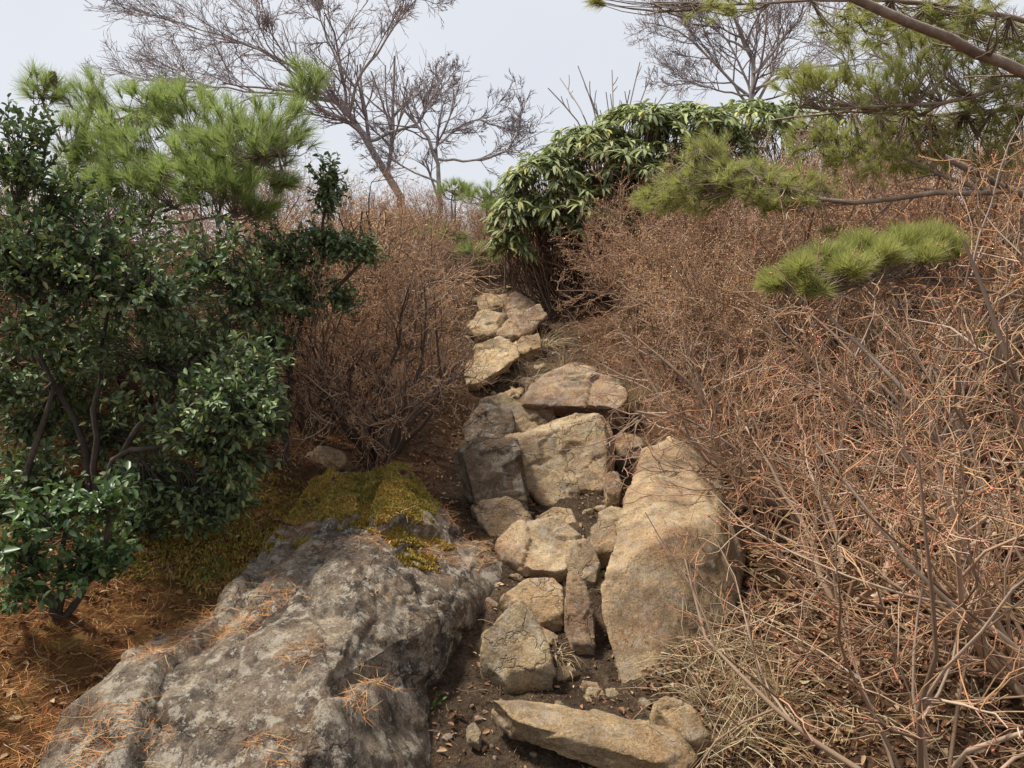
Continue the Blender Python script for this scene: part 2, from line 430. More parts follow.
ca.data.foreach_set('color', np.stack([path, needm, mossm, np.ones(len(V))], -1).astype(np.float32).ravel())

# ------------------------------------------------------------------ rocks
def hull_into(bm, pts):
    t = bmesh.new()
    for q in pts: t.verts.new(q)
    r = bmesh.ops.convex_hull(t, input=t.verts)
    bmesh.ops.delete(t, geom=[v for v in t.verts if not v.link_faces], context='VERTS')
    me = bpy.data.meshes.new('tmp'); t.to_mesh(me); t.free(); bm.from_mesh(me); bpy.data.meshes.remove(me)
def chop(pts, rng, cuts):
    """shear flat facets off the corners of a convex block"""
    pts = np.asarray(pts, float)
    for _ in range(cuts):
        b = bmesh.new()
        for q in pts: b.verts.new(q)
        bmesh.ops.convex_hull(b, input=b.verts)
        bmesh.ops.delete(b, geom=[v for v in b.verts if not v.link_faces], context='VERTS')
        nn_ = nrm(rng.normal(size=3) + np.array([0, -.35, .35])); d = pts @ nn_
        off = d.max() - (d.max() - d.min()) * rng.uniform(.03, .085)
        bmesh.ops.bisect_plane(b, geom=list(b.verts) + list(b.edges) + list(b.faces), plane_co=Vector(nn_ * off), plane_no=Vector(nn_), clear_outer=True)
        pts = np.array([v.co[:] for v in b.verts]); b.free()
    return pts
def rock_mesh(hulls, voxel, amp, freq, strata=None, smooth=3, chip=1.0, cuts=7):
    bm = bmesh.new()
    crng = np.random.default_rng(int(abs(np.asarray(hulls[0])[0].sum()) * 1e4) % 99991)
    for h in hulls: hull_into(bm, chop(h, crng, cuts))
    me = bpy.data.meshes.new('tmp'); bm.to_mesh(me); bm.free()
    o = bpy.data.objects.new('tmp', me); COL.objects.link(o)
    md = o.modifiers.new('r', 'REMESH'); md.mode = 'VOXEL'; md.voxel_size = voxel
    ms = o.modifiers.new('s', 'SMOOTH'); ms.iterations = max(1, smooth - 2); ms.factor = .5
    dg = C.evaluated_depsgraph_get(); ev = o.evaluated_get(dg); em = ev.to_mesh()
    V = np.zeros(len(em.vertices) * 3, np.float32); em.vertices.foreach_get('co', V); V = V.reshape(-1, 3).astype(float)
    N = np.zeros(len(em.vertices) * 3, np.float32); em.vertex_normals.foreach_get('vector', N); N = N.reshape(-1, 3).astype(float)
    lt = np.zeros(len(em.polygons), np.int32); em.polygons.foreach_get('loop_total', lt)
    lv = np.zeros(len(em.loops), np.int32); em.loops.foreach_get('vertex_index', lv)
    ls = np.cumsum(lt) - lt
    q = np.where(lt == 4)[0]; F4 = lv[ls[q][:, None] + np.arange(4)]
    t = np.where(lt == 3)[0]; F3 = lv[ls[t][:, None] + np.arange(3)]
    ev.to_mesh_clear(); bpy.data.objects.remove(o); bpy.data.meshes.remove(me)
    seed = np.array([V[:, 0].mean() * 7, V[:, 1].mean() * 5, 3.0])
    Q = V * freq + seed
    if strata is not None:
        s = nrm(np.asarray(strata, float)); Q = Q + s * (V @ s)[:, None] * freq * 1.8
    a = fbm(Q, 5, .55)
    st = fbm(Q * .8 + 40, 2); k = st * 4; fl = np.floor(k); fr = k - fl
    terr = (fl + sm((fr - .42) / .16)) / 4
    cr = np.abs(fbm(Q * 1.1 + 80, 2)); crack = -np.exp(-(cr / .045) ** 2)
    fine = fbm(Q * 6, 3)
    frng = np.random.default_rng(int(abs(seed.sum()) * 1000) % 9973); lo, hi = V.min(0), V.max(0); ext = (hi - lo).max()
    def facets(m_, k_, warp):
        c_ = lo + frng.random((m_, 3)) * (hi - lo)
        if strata is not None: c_ = c_ + nrm(np.asarray(strata, float)) * (c_ @ nrm(np.asarray(strata, float)))[:, None] * 1.2
        c0_ = c_; g_ = frng.normal(size=(m_, 3)) * k_
        Pw = V + (0 if strata is None else nrm(np.asarray(strata, float)) * (V @ nrm(np.asarray(strata, float)))[:, None] * 1.2) + warp * np.stack([fbm(Q * 1.5 + 7, 2), fbm(Q * 1.5 + 31, 2), fbm(Q * 1.5 + 57, 2)], -1)
        j = np.concatenate([np.argmin(((Pw[i:i + 4000, None] - c0_[None]) ** 2).sum(-1), 1) for i in range(0, len(V), 4000)])
        return ((Pw - c_[j]) * g_[j]).sum(-1) + frng.normal(size=m_)[j] * k_ * ext / m_ ** .5 * .25
    fa = np.clip(facets(18, .15, ext * .02), -amp * 1.5, amp * 1.5) + np.clip(facets(110, .13, ext * .012), -amp * .5, amp * .5)
    V = V + N * (fa * .55 * chip + amp * (a * .30 + chip * terr * .22 + crack * .3 + fine * .10))[:, None]
    # settle the chipped steps by one light relaxing pass so that faces do not fold
    E_ = np.concatenate([F4[:, [0, 1]], F4[:, [1, 2]], F4[:, [2, 3]], F4[:, [3, 0]], F3[:, [0, 1]], F3[:, [1, 2]], F3[:, [2, 0]]])
    acc = np.zeros_like(V); cnt = np.zeros(len(V)); np.add.at(acc, E_[:, 0], V[E_[:, 1]]); np.add.at(cnt, E_[:, 0], 1)
    V = V * .72 + .28 * acc / np.maximum(cnt, 1)[:, None]
    return V, F4, F3
def rock(name, label, hulls, m, amp=.02, freq=6, voxel=None, strata=None, smooth=3, chip=1.0, group=None, cat='rock', cuts=7):
    A = np.concatenate([np.asarray(h) for h in hulls]); ext = np.ptp(A, axis=0).max()
    voxel = voxel or max(ext / 46, .006)
    V, F4, F3 = rock_mesh(hulls, voxel, amp, freq, strata, smooth, chip, cuts)
    mb = MB(); mb.V.append(V); mb.n = len(V)
    if len(F4): mb.Fq.append((F4, np.zeros(len(F4))))
    if len(F3): mb.Ft.append((F3, np.zeros(len(F3))))
    b = np.array([V[:, 0].mean(), V[:, 1].mean(), V[:, 2].min()])
    o = mb.build(name, M[m], None, b)
    return tag(o, label, cat, group)
def slabpts(outline, lean=.8, depth=.3, shrink=.9, drop=.1, Yb=None, base=None, grow=1.09):
    """outline pixels on the visible face; higher pixels lie deeper; a back copy gives the thickness"""
    pb = max(outline, key=lambda q: q[1]) if base is None else base
    if Yb is None: Yb = ground_hit(*pb[:2])[1] * .965
    F_ = []; cx = sum(q[0] for q in outline) / len(outline); cy = sum(q[1] for q in outline) / len(outline)
    outline = [(cx + (q[0] - cx) * grow, cy + (q[1] - cy) * grow) + tuple(q[2:]) for q in outline]
    for q in outline:
        Y = Yb + lean * (pb[1] - q[1]) / F * Yb
        if len(q) > 2: Y += q[2]
        F_.append(at(q[0], q[1], Y))
    F_ = np.array(F_); c = F_.mean(0)
    Bk = c + (F_ - c) * shrink + np.array([0, depth, -drop])
    Bl = F_ + np.array([0, depth * .3, -drop * 1.5])
    return list(F_) + list(Bk) + list(Bl)

def K_(outline, **k): return slabpts(outline, **k)
pk = [at(483,699,2.46), at(520,697,2.56), at(560,703,2.56), at(620,716,2.52), at(680,729,2.46), at(698,744,2.38), at(690,768,2.28), at(640,760,2.3), at(560,738,2.36), at(506,718,2.4)]
pk = pk + [q + np.array([.01, .04, -.10]) for q in pk[:6]] + [q + np.array([0, .03, -.085]) for q in pk[6:]]
rock('plank_rock', 'long pale wedge of stone lying across the foot of the trail', [pk], 'rock_tan', .010, 7, .0065, (0.2, .3, 1), 2, .7, cuts=3)
rock('pointed_rock', 'pointed pale stone wedge standing just above the long wedge of stone', [K_([(519,601),(485,634),(484,650),(508,678),(552,672),(546,645),(534,618)], lean=.7, depth=.2)], 'rock_tan', .011, 9, .006, chip=.6, smooth=2)
rock('step_rock', 'flat topped tan stone just above the pointed wedge', [K_([(503,595),(529,578),(552,580),(563,590),(564,618),(540,616),(521,607)], lean=1.2, depth=.16)], 'rock_tan', .011, 9, .006, chip=.6, smooth=2)
rock('upright_rock', 'narrow upright brown stone between flat topped stone and tall slab', [K_([(569,571),(584,580),(593,610),(594,642),(574,640),(567,603)], lean=.5, depth=.15)], 'rock_pink', .011, 9, .006, chip=.6, smooth=2)
rock('wedge_rock', 'small rounded stone on top of the narrow upright stone', [K_([(567,550),(584,537),(599,555),(595,578),(573,572)], lean=.7, depth=.15)], 'rock_slab', .011, 9, .006, chip=.6, smooth=2)
rock('ledge_rock', 'broad tilted ledge stone under the dark upright block', [K_([(498,540),(521,523),(555,520),(578,540),(568,566),(542,573),(508,553)], lean=1.2, depth=.25), K_([(476,500),(515,500),(540,530),(520,548),(492,540)], lean=.6, depth=.25, Yb=3.75)], 'rock_slab', .015, 7, .008)
rock('dark_block', 'dark lichen spotted upright block beside the mossy boulder', [K_([(456,452),(475,438),(515,440),(521,470),(524,505),(530,530),(492,530),(474,495)], lean=.35, depth=.35, Yb=3.85)], 'rock_dark', .017, 6, .009)
rock('central_block', 'large square pale boulder in the middle of the trail', [K_([(508,437),(534,425),(565,420),(598,412),(606,420),(604,470),(600,490),(574,508),(548,502),(524,480)], lean=.55, depth=.45, Yb=4.05), K_([(594,413),(606,415),(614,440),(611,485),(600,496)], lean=.5, depth=.4, Yb=4.15)], 'rock_slab', .022, 5.5, .01)
rock('ledge_chip', 'flat tan chip wedged under the large square boulder', [K_([(537,514),(548,506),(570,510),(578,530),(560,538),(540,528)], lean=1.1, depth=.18, Yb=3.8)], 'rock_tan', .01, 9, .006, chip=.6, smooth=2)
rock('gap_stone', 'small grey stone in the gap right of the square boulder', [K_([(606,474),(616,470),(622,484),(619,497),(607,496)], lean=.7, depth=.15)], 'rock_pink', .009, 10, .006, chip=.6, smooth=2)
rock('gap_stone', 'thin flat stone in the gap beside the tall slab', [K_([(600,512),(612,505),(626,508),(626,518),(604,521)], lean=1.1, depth=.15)], 'rock_tan', .008, 10, .006, chip=.6, smooth=2)
rock('gap_stone', 'square tan stone below the thin flat stone in the gap', [K_([(592,528),(602,520),(622,522),(622,540),(612,550),(594,549)], lean=.9, depth=.15)], 'rock_tan', .009, 10, .006, chip=.6, smooth=2)
# tall slab on the right of the trail: light upper-left face, pinkish front face
sl = [at(640,447,4.25), at(672,436,4.4), at(720,470,4.3), at(628,495,3.72), at(617,545,3.3), at(599,588,3.0), at(601,617,2.95), at(619,690,2.78), at(652,684,2.80), at(736,612,3.1), at(742,560,3.3),
      at(640,550,3.1), at(665,537,3.14), at(722,522,3.25)]
slb = [p_ + np.array([.32, .25, -.35]) for p_ in sl[:3]] + [at(660,600,3.6) , at(740,640,3.3) + np.array([.1,.2,-.2]), at(619,690,2.78) + np.array([.1,.3,-.15])]
rock('tall_slab', 'tall pale slab leaning along the right edge of the trail', [sl + slb], 'rock_slab', .013, 4.2, .0095, (0.7, .3, .3), 2, .7, cuts=0)
rock('corner_stone', 'small tan stone half buried in dry grass at the slab foot', [K_([(656,703),(672,697),(692,703),(712,740),(690,738),(664,718)], lean=.8, depth=.14)], 'rock_tan', .009, 9, .006, chip=.6, smooth=2)
rock('pebble', 'lone pale pebble on dark soil beside the mossy boulder', [K_([(467,726),(474,723),(481,732),(479,742),(469,738)], lean=.8, depth=.05, drop=.03)], 'rock_tan', .004, 20, .004, cat='pebble')
rock('overhang_rock', 'domed brown boulder with dark hollow under its lip', [K_([(524,403),(536,386),(552,372),(572,365),(608,376),(624,392),(622,408),(590,398),(560,388),(545,398)], lean=1.3, depth=.5, drop=.05, Yb=4.95), K_([(590,395),(624,395),(622,418),(600,412)], lean=.4, depth=.4, Yb=5.0), K_([(526,402),(545,396),(555,418),(540,418)], lean=.4, depth=.4, Yb=5.0)], 'rock_pink', .022, 5, .011)
rock('tongue_rock', 'low tongue shaped tan stone left of the domed boulder', [K_([(482,400),(504,393),(532,409),(548,421),(530,424),(514,418)], lean=1.2, depth=.25)], 'rock_tan', .013, 7, .008)
rock('dark_stone', 'dark rounded stone above the dark upright block', [K_([(466,424),(483,406),(509,411),(513,428),(508,440),(470,440)], lean=.7, depth=.3)], 'rock_dark', .014, 7, .008)
rock('infill_stone', 'small tan stone between the tongue stone and square boulder', [K_([(514,420),(527,416),(541,424),(540,432),(516,432)], lean=.9, depth=.2)], 'rock_tan', .01, 9, .007)
rock('shelf_rock', 'long flat shelf of tan stone on the upper trail', [K_([(470,388),(466,372),(478,345),(494,337),(514,345),(517,356),(492,372),(478,386)], lean=2.2, depth=.3, drop=.03)], 'rock_tan', .016, 6, .009)
rock('round_stone', 'small rounded tan stone at the end of the shelf', [K_([(515,347),(521,338),(538,333),(541,346),(524,353)], lean=1.0, depth=.25)], 'rock_tan', .012, 8, .009)
rock('tilted_rock', 'tilted pinkish stone with a dark gap beneath it', [K_([(498,332),(511,318),(539,305),(545,316),(531,331),(512,338)], lean=1.2, depth=.35, drop=.03)], 'rock_pink', .015, 7, .009)
rock('top_rock', 'flat tan step at the very top of the trail', [K_([(476,297),(490,294),(507,295),(504,308),(481,310)], lean=1.3, depth=.5)], 'rock_tan', .016, 6, .012)
rock('top_block', 'lumpy brown block beside the topmost trail step', [K_([(503,299),(516,293),(535,302),(532,312),(511,317)], lean=1.1, depth=.5)], 'rock_pink', .017, 6, .012)
rock('worn_step', 'worn sloping step below the topmost trail step', [K_([(469,325),(480,309),(505,315),(498,333),(478,336)], lean=1.6, depth=.4)], 'rock_tan', .017, 6, .011)
rock('buried_stone', 'half buried brown stone at the right edge above the slab', [K_([(612,440),(626,432),(646,440),(640,455),(618,456)], lean=.9, depth=.25)], 'rock_pink', .012, 8, .009)
rock('hidden_stone', 'pale stone under the leafless shrub behind the moss', [K_([(300,462),(314,445),(340,450),(350,464),(330,470)], lean=.8, depth=.2, Yb=4.2)], 'rock_slab', .012, 8, .009)

# rubble packed between the trail stones: eight shapes, copied and turned
rub = []
qr = np.random.default_rng(77)
for k in range(8):
    pts = nrm(qr.normal(size=(11, 3))) * np.array([1, .75, .55]) * .08 * qr.uniform(.8, 1.2, (11, 1))
    o = rock('rubble_stone', 'x', [pts], ['rock_tan', 'rock_pink', 'rock_slab', 'rock_tan'][k % 4], .007, 14, .0048, None, 2, 1.2, cuts=3); rub.append(o)
for k in range(120):
    if k < 84: yy = 2.55 + 3.4 * qr.random() ** 1.1
    else: yy = qr.uniform(5.4, 9.2)
    half = .36 if yy < 5.5 else .24
    xx = float(np.interp(yy, _Y, _XC)) + qr.uniform(-half, half)
    o = rub[k] if k < 8 else rub[k % 8].copy()
    if k >= 8: COL.objects.link(o)
    sc_ = .35 + .95 * qr.random() ** 1.5
    if yy > 5.2: sc_ = .7 + .9 * qr.random()
    o.location = (xx, yy, gz(xx, yy) - .045 * sc_); o.scale = (sc_, sc_ * qr.uniform(.8, 1.2), sc_)
    o.rotation_euler = (qr.uniform(-.5, .5), qr.uniform(-.5, .5), qr.uniform(0, 6.28))
    lb, gp = ('angular rubble stone packed among the lower trail stones below the square boulder', 'rubble of the lower trail') if yy < 4.1 else (('angular rubble stone around the domed boulder and square boulder', 'rubble of the middle trail') if yy < 5.6 else ('angular rubble stone bedded in the narrow upper trail', 'rubble of the upper trail'))
    tag(o, lb, 'stone', gp)

# the big mossy boulder at lower left
bo = at
ridge = [bo(15,800,1.9), bo(52,702,2.2), bo(125,672,2.38), bo(195,650,2.55), bo(265,552,3.1), bo(305,527,3.3), bo(345,530,3.3)]
top2 = [bo(365,492,3.6), bo(420,480,3.85), bo(400,466,3.9), bo(330,466,3.95), bo(245,490,3.8)]
edge = [bo(395,566,3.05), bo(356,606,2.6), bo(328,690,2.2), bo(305,800,1.88)]
right = [bo(428,486,3.86), bo(474,532,3.66), bo(503,577,3.5), bo(484,612,3.32), bo(446,676,2.92), bo(422,692,2.76), bo(430,785,2.32)]
dn = lambda P_, d_: [q + np.array(d_) for q in P_]
fr = ridge[:4] + [bo(207, 622, 2.74), bo(330, 600, 2.75)]
h1 = fr + edge[1:] + right[4:] + dn(fr, (-.05, .1, -.35)) + [bo(432,830,2.2)]
h2 = [bo(212,620,2.76), bo(305,528,3.3), bo(345,530,3.3), bo(265,552,3.1), bo(322,640,2.6)] + edge[:3] + right[:6] + top2[:4] + dn(top2[:4], (0, .1, -.4)) + [bo(250,560,3.3) - np.array([0, 0, .2])]
knob = [bo(285,650,2.5) + np.array([0,0,.03]), bo(318,652,2.48), bo(312,680,2.36), bo(275,688,2.36), bo(270,668,2.44), bo(295,664,2.42) + np.array([0,0,.03])]
knob = knob + dn(knob, (0, .06, -.12))
BOULDER = rock('mossy_boulder', 'huge grey lichened boulder with ochre moss on its back', [h1, h2, knob], 'rock_grey', .027, 3.0, .0105, (1, -.1, .5), 2, 1.35, cat='boulder', cuts=0)

# ------------------------------------------------------------------ placeholders for the rest are appended below
# moss carpet on the boulder's back: short blades standing on the surface
def surf_points(o, rng, nmax, test):
    me = o.data; me.calc_loop_triangles()
    V = np.zeros(len(me.vertices) * 3, np.float32); me.vertices.foreach_get('co', V); V = V.reshape(-1, 3) + np.array(o.location)
    T = np.zeros(len(me.loop_triangles) * 3, np.int32); me.loop_triangles.foreach_get('vertices', T); T = T.reshape(-1, 3)
    A = V[T]; n_ = np.cross(A[:, 1] - A[:, 0], A[:, 2] - A[:, 0]); ar = np.linalg.norm(n_, axis=1); n_ = n_ / ar[:, None]
    c_ = A.mean(1); ok = test(c_, n_)
    ar = ar * ok; k = rng.choice(len(T), nmax, p=ar / ar.sum())
    u = rng.random((nmax, 2)); f = u.sum(1) > 1; u[f] = 1 - u[f]
    B = A[k]; return B[:, 0] + (B[:, 1] - B[:, 0]) * u[:, :1] + (B[:, 2] - B[:, 0]) * u[:, 1:], n_[k]
def project(P):
    d = P - np.array([0, 0, CAMZ])
    f = np.array([0, math.cos(PITCH), -math.sin(PITCH)]); u = np.array([0, math.sin(PITCH), math.cos(PITCH)])
    zf = d @ f
    return 512 + F * d[..., 0] / zf, 384 - F * (d @ u) / zf
rng = np.random.default_rng(11)
def moss_test(c_, n_):
    # the back of the boulder, in metres: beyond the bare crest, upward facing, ragged edge
    w_ = fbm(c_ * 7, 3) * .16
    return (n_[:, 2] > .4 + w_) & (c_[:, 1] + .35 * c_[:, 0] > 2.98 + w_ * 1.3) & (c_[:, 0] + .15 * (c_[:, 1] - 3.3) < -.34 + w_) & (c_[:, 2] > .2)
mp_, mn_ = surf_points(BOULDER, rng, 60000, moss_test)
mb = MB()
d_ = nrm(mn_ + rng.normal(size=mn_.shape) * .5 + np.array([0, 0, .3]))
clump = .6 + .8 * np.clip(fbm(mp_ * 16, 2) + .4, 0, 1.3)
leaves(mb, mp_ - mn_ * .004, d_, rng.normal(size=mp_.shape), rng.uniform(.012, .022, len(mp_)) * clump, rng.uniform(.006, .010, len(mp_)), 0, .1, .2)
mo = mb.build('moss', M['moss'], None, np.array(BOULDER.location)); mo.location = (0, 0, 0); mo.parent = BOULDER
mo['label'] = 'thick ochre moss carpet on the back of the boulder'

xq = rng.uniform(-2.3, -.35, 70000); yq = rng.uniform(2.7, 4.3, 70000)
Pq = np.stack([xq, yq, 0 * xq], -1); wq = fbm(Pq * 2.2 + 5, 3) * .3
mk = sm((-xq - .55) / .3) * sm((yq - 2.82 + wq + .25 * (xq + 1)) / .25) * sm((4.1 - yq + wq) / .3) * sm((xq + 2.0 + wq) / .5)
kq = rng.random(len(xq)) < mk; Pq = Pq[kq]; Pq[:, 2] = height(Pq[:, 0], Pq[:, 1]) - .003
mb = MB(); nq = len(Pq); leaves(mb, Pq, nrm(rng.normal(size=(nq, 3)) * .5 + np.array([0, 0, 1.])), rng.normal(size=(nq, 3)), rng.uniform(.012, .028, nq) * (.7 + .6 * np.clip(fbm(Pq * 14, 2) + .4, 0, 1.3)), rng.uniform(.006, .010, nq), 0, .1, .2)
tag(mb.build('ground_moss', M['moss']), 'ochre moss spreading over the soil behind the grey boulder', 'moss', kind='stuff')

# ------------------------------------------------------------------ generators for leafless shrubs
def shrub_parts(seed, h=1.1, stems=11, spread=.75, n=(8, 6, 5), r0=.009, thick=1.0, lean=(0, 0, 0), budlen=.012, wob=.16, tropz=.05, mb_mats=None, tips=True, budn=1.0, low=.18):
    rng = np.random.default_rng(seed)
    a = rng.uniform(0, 2 * math.pi, stems); el = rng.uniform(.15, 1, stems) ** .6 * spread
    d = np.stack([np.cos(a) * np.sin(el), np.sin(a) * np.sin(el), np.cos(el)], -1) + np.asarray(lean)
    base = np.stack([np.cos(a), np.sin(a), 0 * a], -1) * rng.uniform(.02, .16, stems)[:, None]; base[:, 2] = -.06
    L = h * rng.uniform(.75, 1.15, stems)
    P0 = lines(rng, base, d, L, 8, wob * .8, (0, 0, tropz * .5)); r = r0 * rng.uniform(.6, 1.2, stems) * thick
    R0 = taper(r, 8, .3)
    s, t_ = MB(), MB()
    tubes(s, P0, R0, 5, 0)
    P1, r1, L1 = kids(rng, P0, R0, n[0], low, 1, .75, .5, L, .6, 6, wob, (0, 0, tropz))
    R1 = taper(r1, 6, .35); tubes(s, P1, R1, 4, 0)
    P2, r2, L2 = kids(rng, P1, R1, n[1], .2, 1, .8, .5, L1, .65, 5, wob, (0, 0, tropz))
    r2 = np.maximum(r2, .0013 * thick); R2 = taper(r2, 5, .5); tubes(t_, P2, R2, 3, 0)
    P3, r3, L3 = kids(rng, P2, R2, n[2], .25, 1, .75, .55, L2, .75, 4, wob, (0, 0, tropz))
    r3 = np.maximum(r3, .0011 * thick); R3 = taper(r3, 4, .6); tubes(t_, P3, R3, 3, 0)
    if tips:
        E = np.concatenate([P2[:, -1], P3[:, -1]]); D = np.concatenate([P2[:, -1] - P2[:, -2], P3[:, -1] - P3[:, -2]])
        k = rng.random(len(E)) < budn
        buds(t_, E[k], D[k], budlen * rng.uniform(.7, 1.4, k.sum()), 1)
    return s, t_
def make_shrub(name, label, group, seed, mats, **k):
    s, t_ = shrub_parts(seed, **k)
    root = thing(name, label, 'shrub', (0, 0, 0), group)
    s.build('stems', mats[0], root); t_.build('twigs', [mats[1], mats[2]], root)
    return root
protos = {}
def shrub_at(kind, var, x, y, rz, sc, label, group=None, dz=0):
    key = (kind, var)
    loc = (x, y, gz(x, y) + dz)
    if isinstance(sc, (int, float)): sc = (sc, sc, sc)
    if key not in protos:
        if kind == 'fine':
            r_ = make_shrub('leafless_shrub', label, group, 100 + var, (M['stem'], M['twig'], M['bud']), h=1.1, stems=15, n=(7, 6, 4), r0=.0095, thick=1.5, spread=.85, wob=.22, tropz=.09, budn=.8, budlen=.017, low=.3)
        elif kind == 'gnarl':
            r_ = make_shrub('leafless_shrub', label, group, 200 + var, (M['gnarlstem'], M['twig'], M['bud']), h=1.2, stems=26, n=(7, 5, 4), r0=.0150, thick=1.45, spread=.85, wob=.30, tropz=.07, budn=.8, low=.45, budlen=.016)
        elif kind == 'coarse':
            r_ = make_shrub('red_twig_shrub', label, group, 400 + var, (M['greystem'], M['redtwig'], M['redbud']), h=1.25, stems=8, n=(5, 4, 2), r0=.0058, thick=1.8, spread=1.0, wob=.22, tropz=.06, budlen=.012, budn=.4, low=.3)
        else:
            r_ = make_shrub('red_twig_shrub', label, group, 300 + var, (M['greystem'], M['redtwig'], M['redbud']), h=1.2, stems=13, n=(7, 5, 3), r0=.0095, thick=1.75, spread=1.1, wob=.24, tropz=.05, budlen=.012, budn=.35)
        protos[key] = r_
        r_.location = loc; r_.rotation_euler = (0, 0, rz); r_.scale = sc
        return r_
    return dup(protos[key], loc, rz, sc, label, group)

# right-hand slope, near to far
G1 = 'reddish shrubs crowding the right bank'
near = [
 ('coarse', 0, 1.22, 2.0, 1.3, .85, 'sparse thick stemmed shrub rising from the straw in front'),
 ('coarse', 1, 1.75, 1.95, 3.3, .95, 'sparse thick stemmed shrub at the lower right corner'),
 ('coarse', 0, 1.7, 2.75, 5.0, 1.05, 'sparse thick stemmed shrub mixed with finer reddish shrubs'),
 ('red', 0, 1.78, 2.35, .3, .98, 'reddish leafless shrub nearest the camera above dry grass'),
 ('red', 1, 1.33, 2.95, 2.1, .80, 'small reddish shrub spilling over the tall slab foot'),
 ('red', 2, 2.15, 2.95, 4.0, 1.06, 'tall reddish shrub below the lowest green pine bough'),
 ('red', 3, 1.42, 3.65, 1.2, .92, 'leafless reddish shrub leaning over the top of the tall slab'),
 ('red', 0, 2.25, 3.9, 5.2, 1.0, 'reddish shrub behind the tall one under the pine bough'),
 ('red', 1, 3.0, 3.6, .9, 1.05, 'reddish shrub at the far edge under the pine boughs'),
]
for k, v, x, y, rz, sc, lb in near: shrub_at(k, v, x, y, rz, sc, lb, G1)
for x, y, rz, sc, lb in [(1.25,4.15,.4,.7,'grey forked shrub standing out of the thicket above the tall slab'),(2.3,4.5,2.2,.95,'tall grey forked shrub behind the reddish shrubs'),(1.6,5.0,3.9,.8,'grey forked shrub right of the domed boulder'),(2.9,5.5,5.1,1.0,'grey forked shrub under the hanging pine spray'),(1.6,6.3,1.0,.9,'grey forked shrub in the middle of the brown slope'),(3.3,6.4,2.9,1.05,'grey forked shrub high on the brown slope beneath the pine')]:
    shrub_at('coarse', 1, x, y, rz, sc, lb, 'forked grey shrubs in the thicket')
G2 = 'brown leafless thicket on the right slope'
L2_ = 'brown leafless shrub in the dense thicket right of the trail'
mid = [('fine',0,1.35,4.6,.1,.75),('fine',1,1.95,4.75,1.4,.95),('fine',2,2.85,4.9,2.6,1.0),('fine',3,1.2,5.35,3.3,.82),('fine',0,2.0,5.7,4.4,1.0),('fine',1,3.0,5.9,5.5,1.05),
       ('fine',2,1.3,6.2,.7,.75),('fine',3,1.75,6.7,1.9,1.0),('fine',0,2.7,6.9,3.0,1.0),('fine',1,3.7,6.6,4.1,1.1),('gnarl',1,1.2,6.9,.3,.75),('fine',2,1.15,7.6,5.0,.95),('fine',3,2.1,7.9,.5,1.0),
       ('fine',0,3.3,8.1,1.6,1.05),('fine',1,4.5,8.0,2.7,1.15),('gnarl',0,1.0,8.4,3.0,.8),('fine',3,1.3,9.0,3.8,.95),('fine',2,2.6,9.3,4.9,1.0),('fine',0,4.0,9.4,5.8,1.1),('fine',1,.75,9.6,.2,.95),('fine',2,5.4,9.6,1.1,1.2),('fine',3,4.2,5.4,2.2,1.1),('fine',0,5.2,7.0,2.9,1.2)]
def region(x, y):
    if y < 5.6 and x < 1.6: return 'brown leafless shrub between the tall slab and the domed boulder', 'thicket by the domed boulder'
    if y < 5.6: return 'brown leafless shrub behind the reddish shrubs under the green pine spray', 'thicket under the pine spray'
    if y < 8.5 and x < 1.3: return 'brown leafless shrub at the right side of the upper trail stones', 'thicket by the upper trail'
    if y < 7.2: return 'brown leafless shrub halfway up the slope right of the trail', 'thicket halfway up the slope'
    if x < 2.3: return 'brown leafless shrub at the foot of the rhododendron mound', 'thicket under the rhododendron'
    return 'brown leafless shrub high on the slope beneath the long pine boughs', 'thicket high under the pine boughs'
for k, v, x, y, rz, sc in mid: shrub_at(k, v, x, y, rz, sc, *region(x, y))
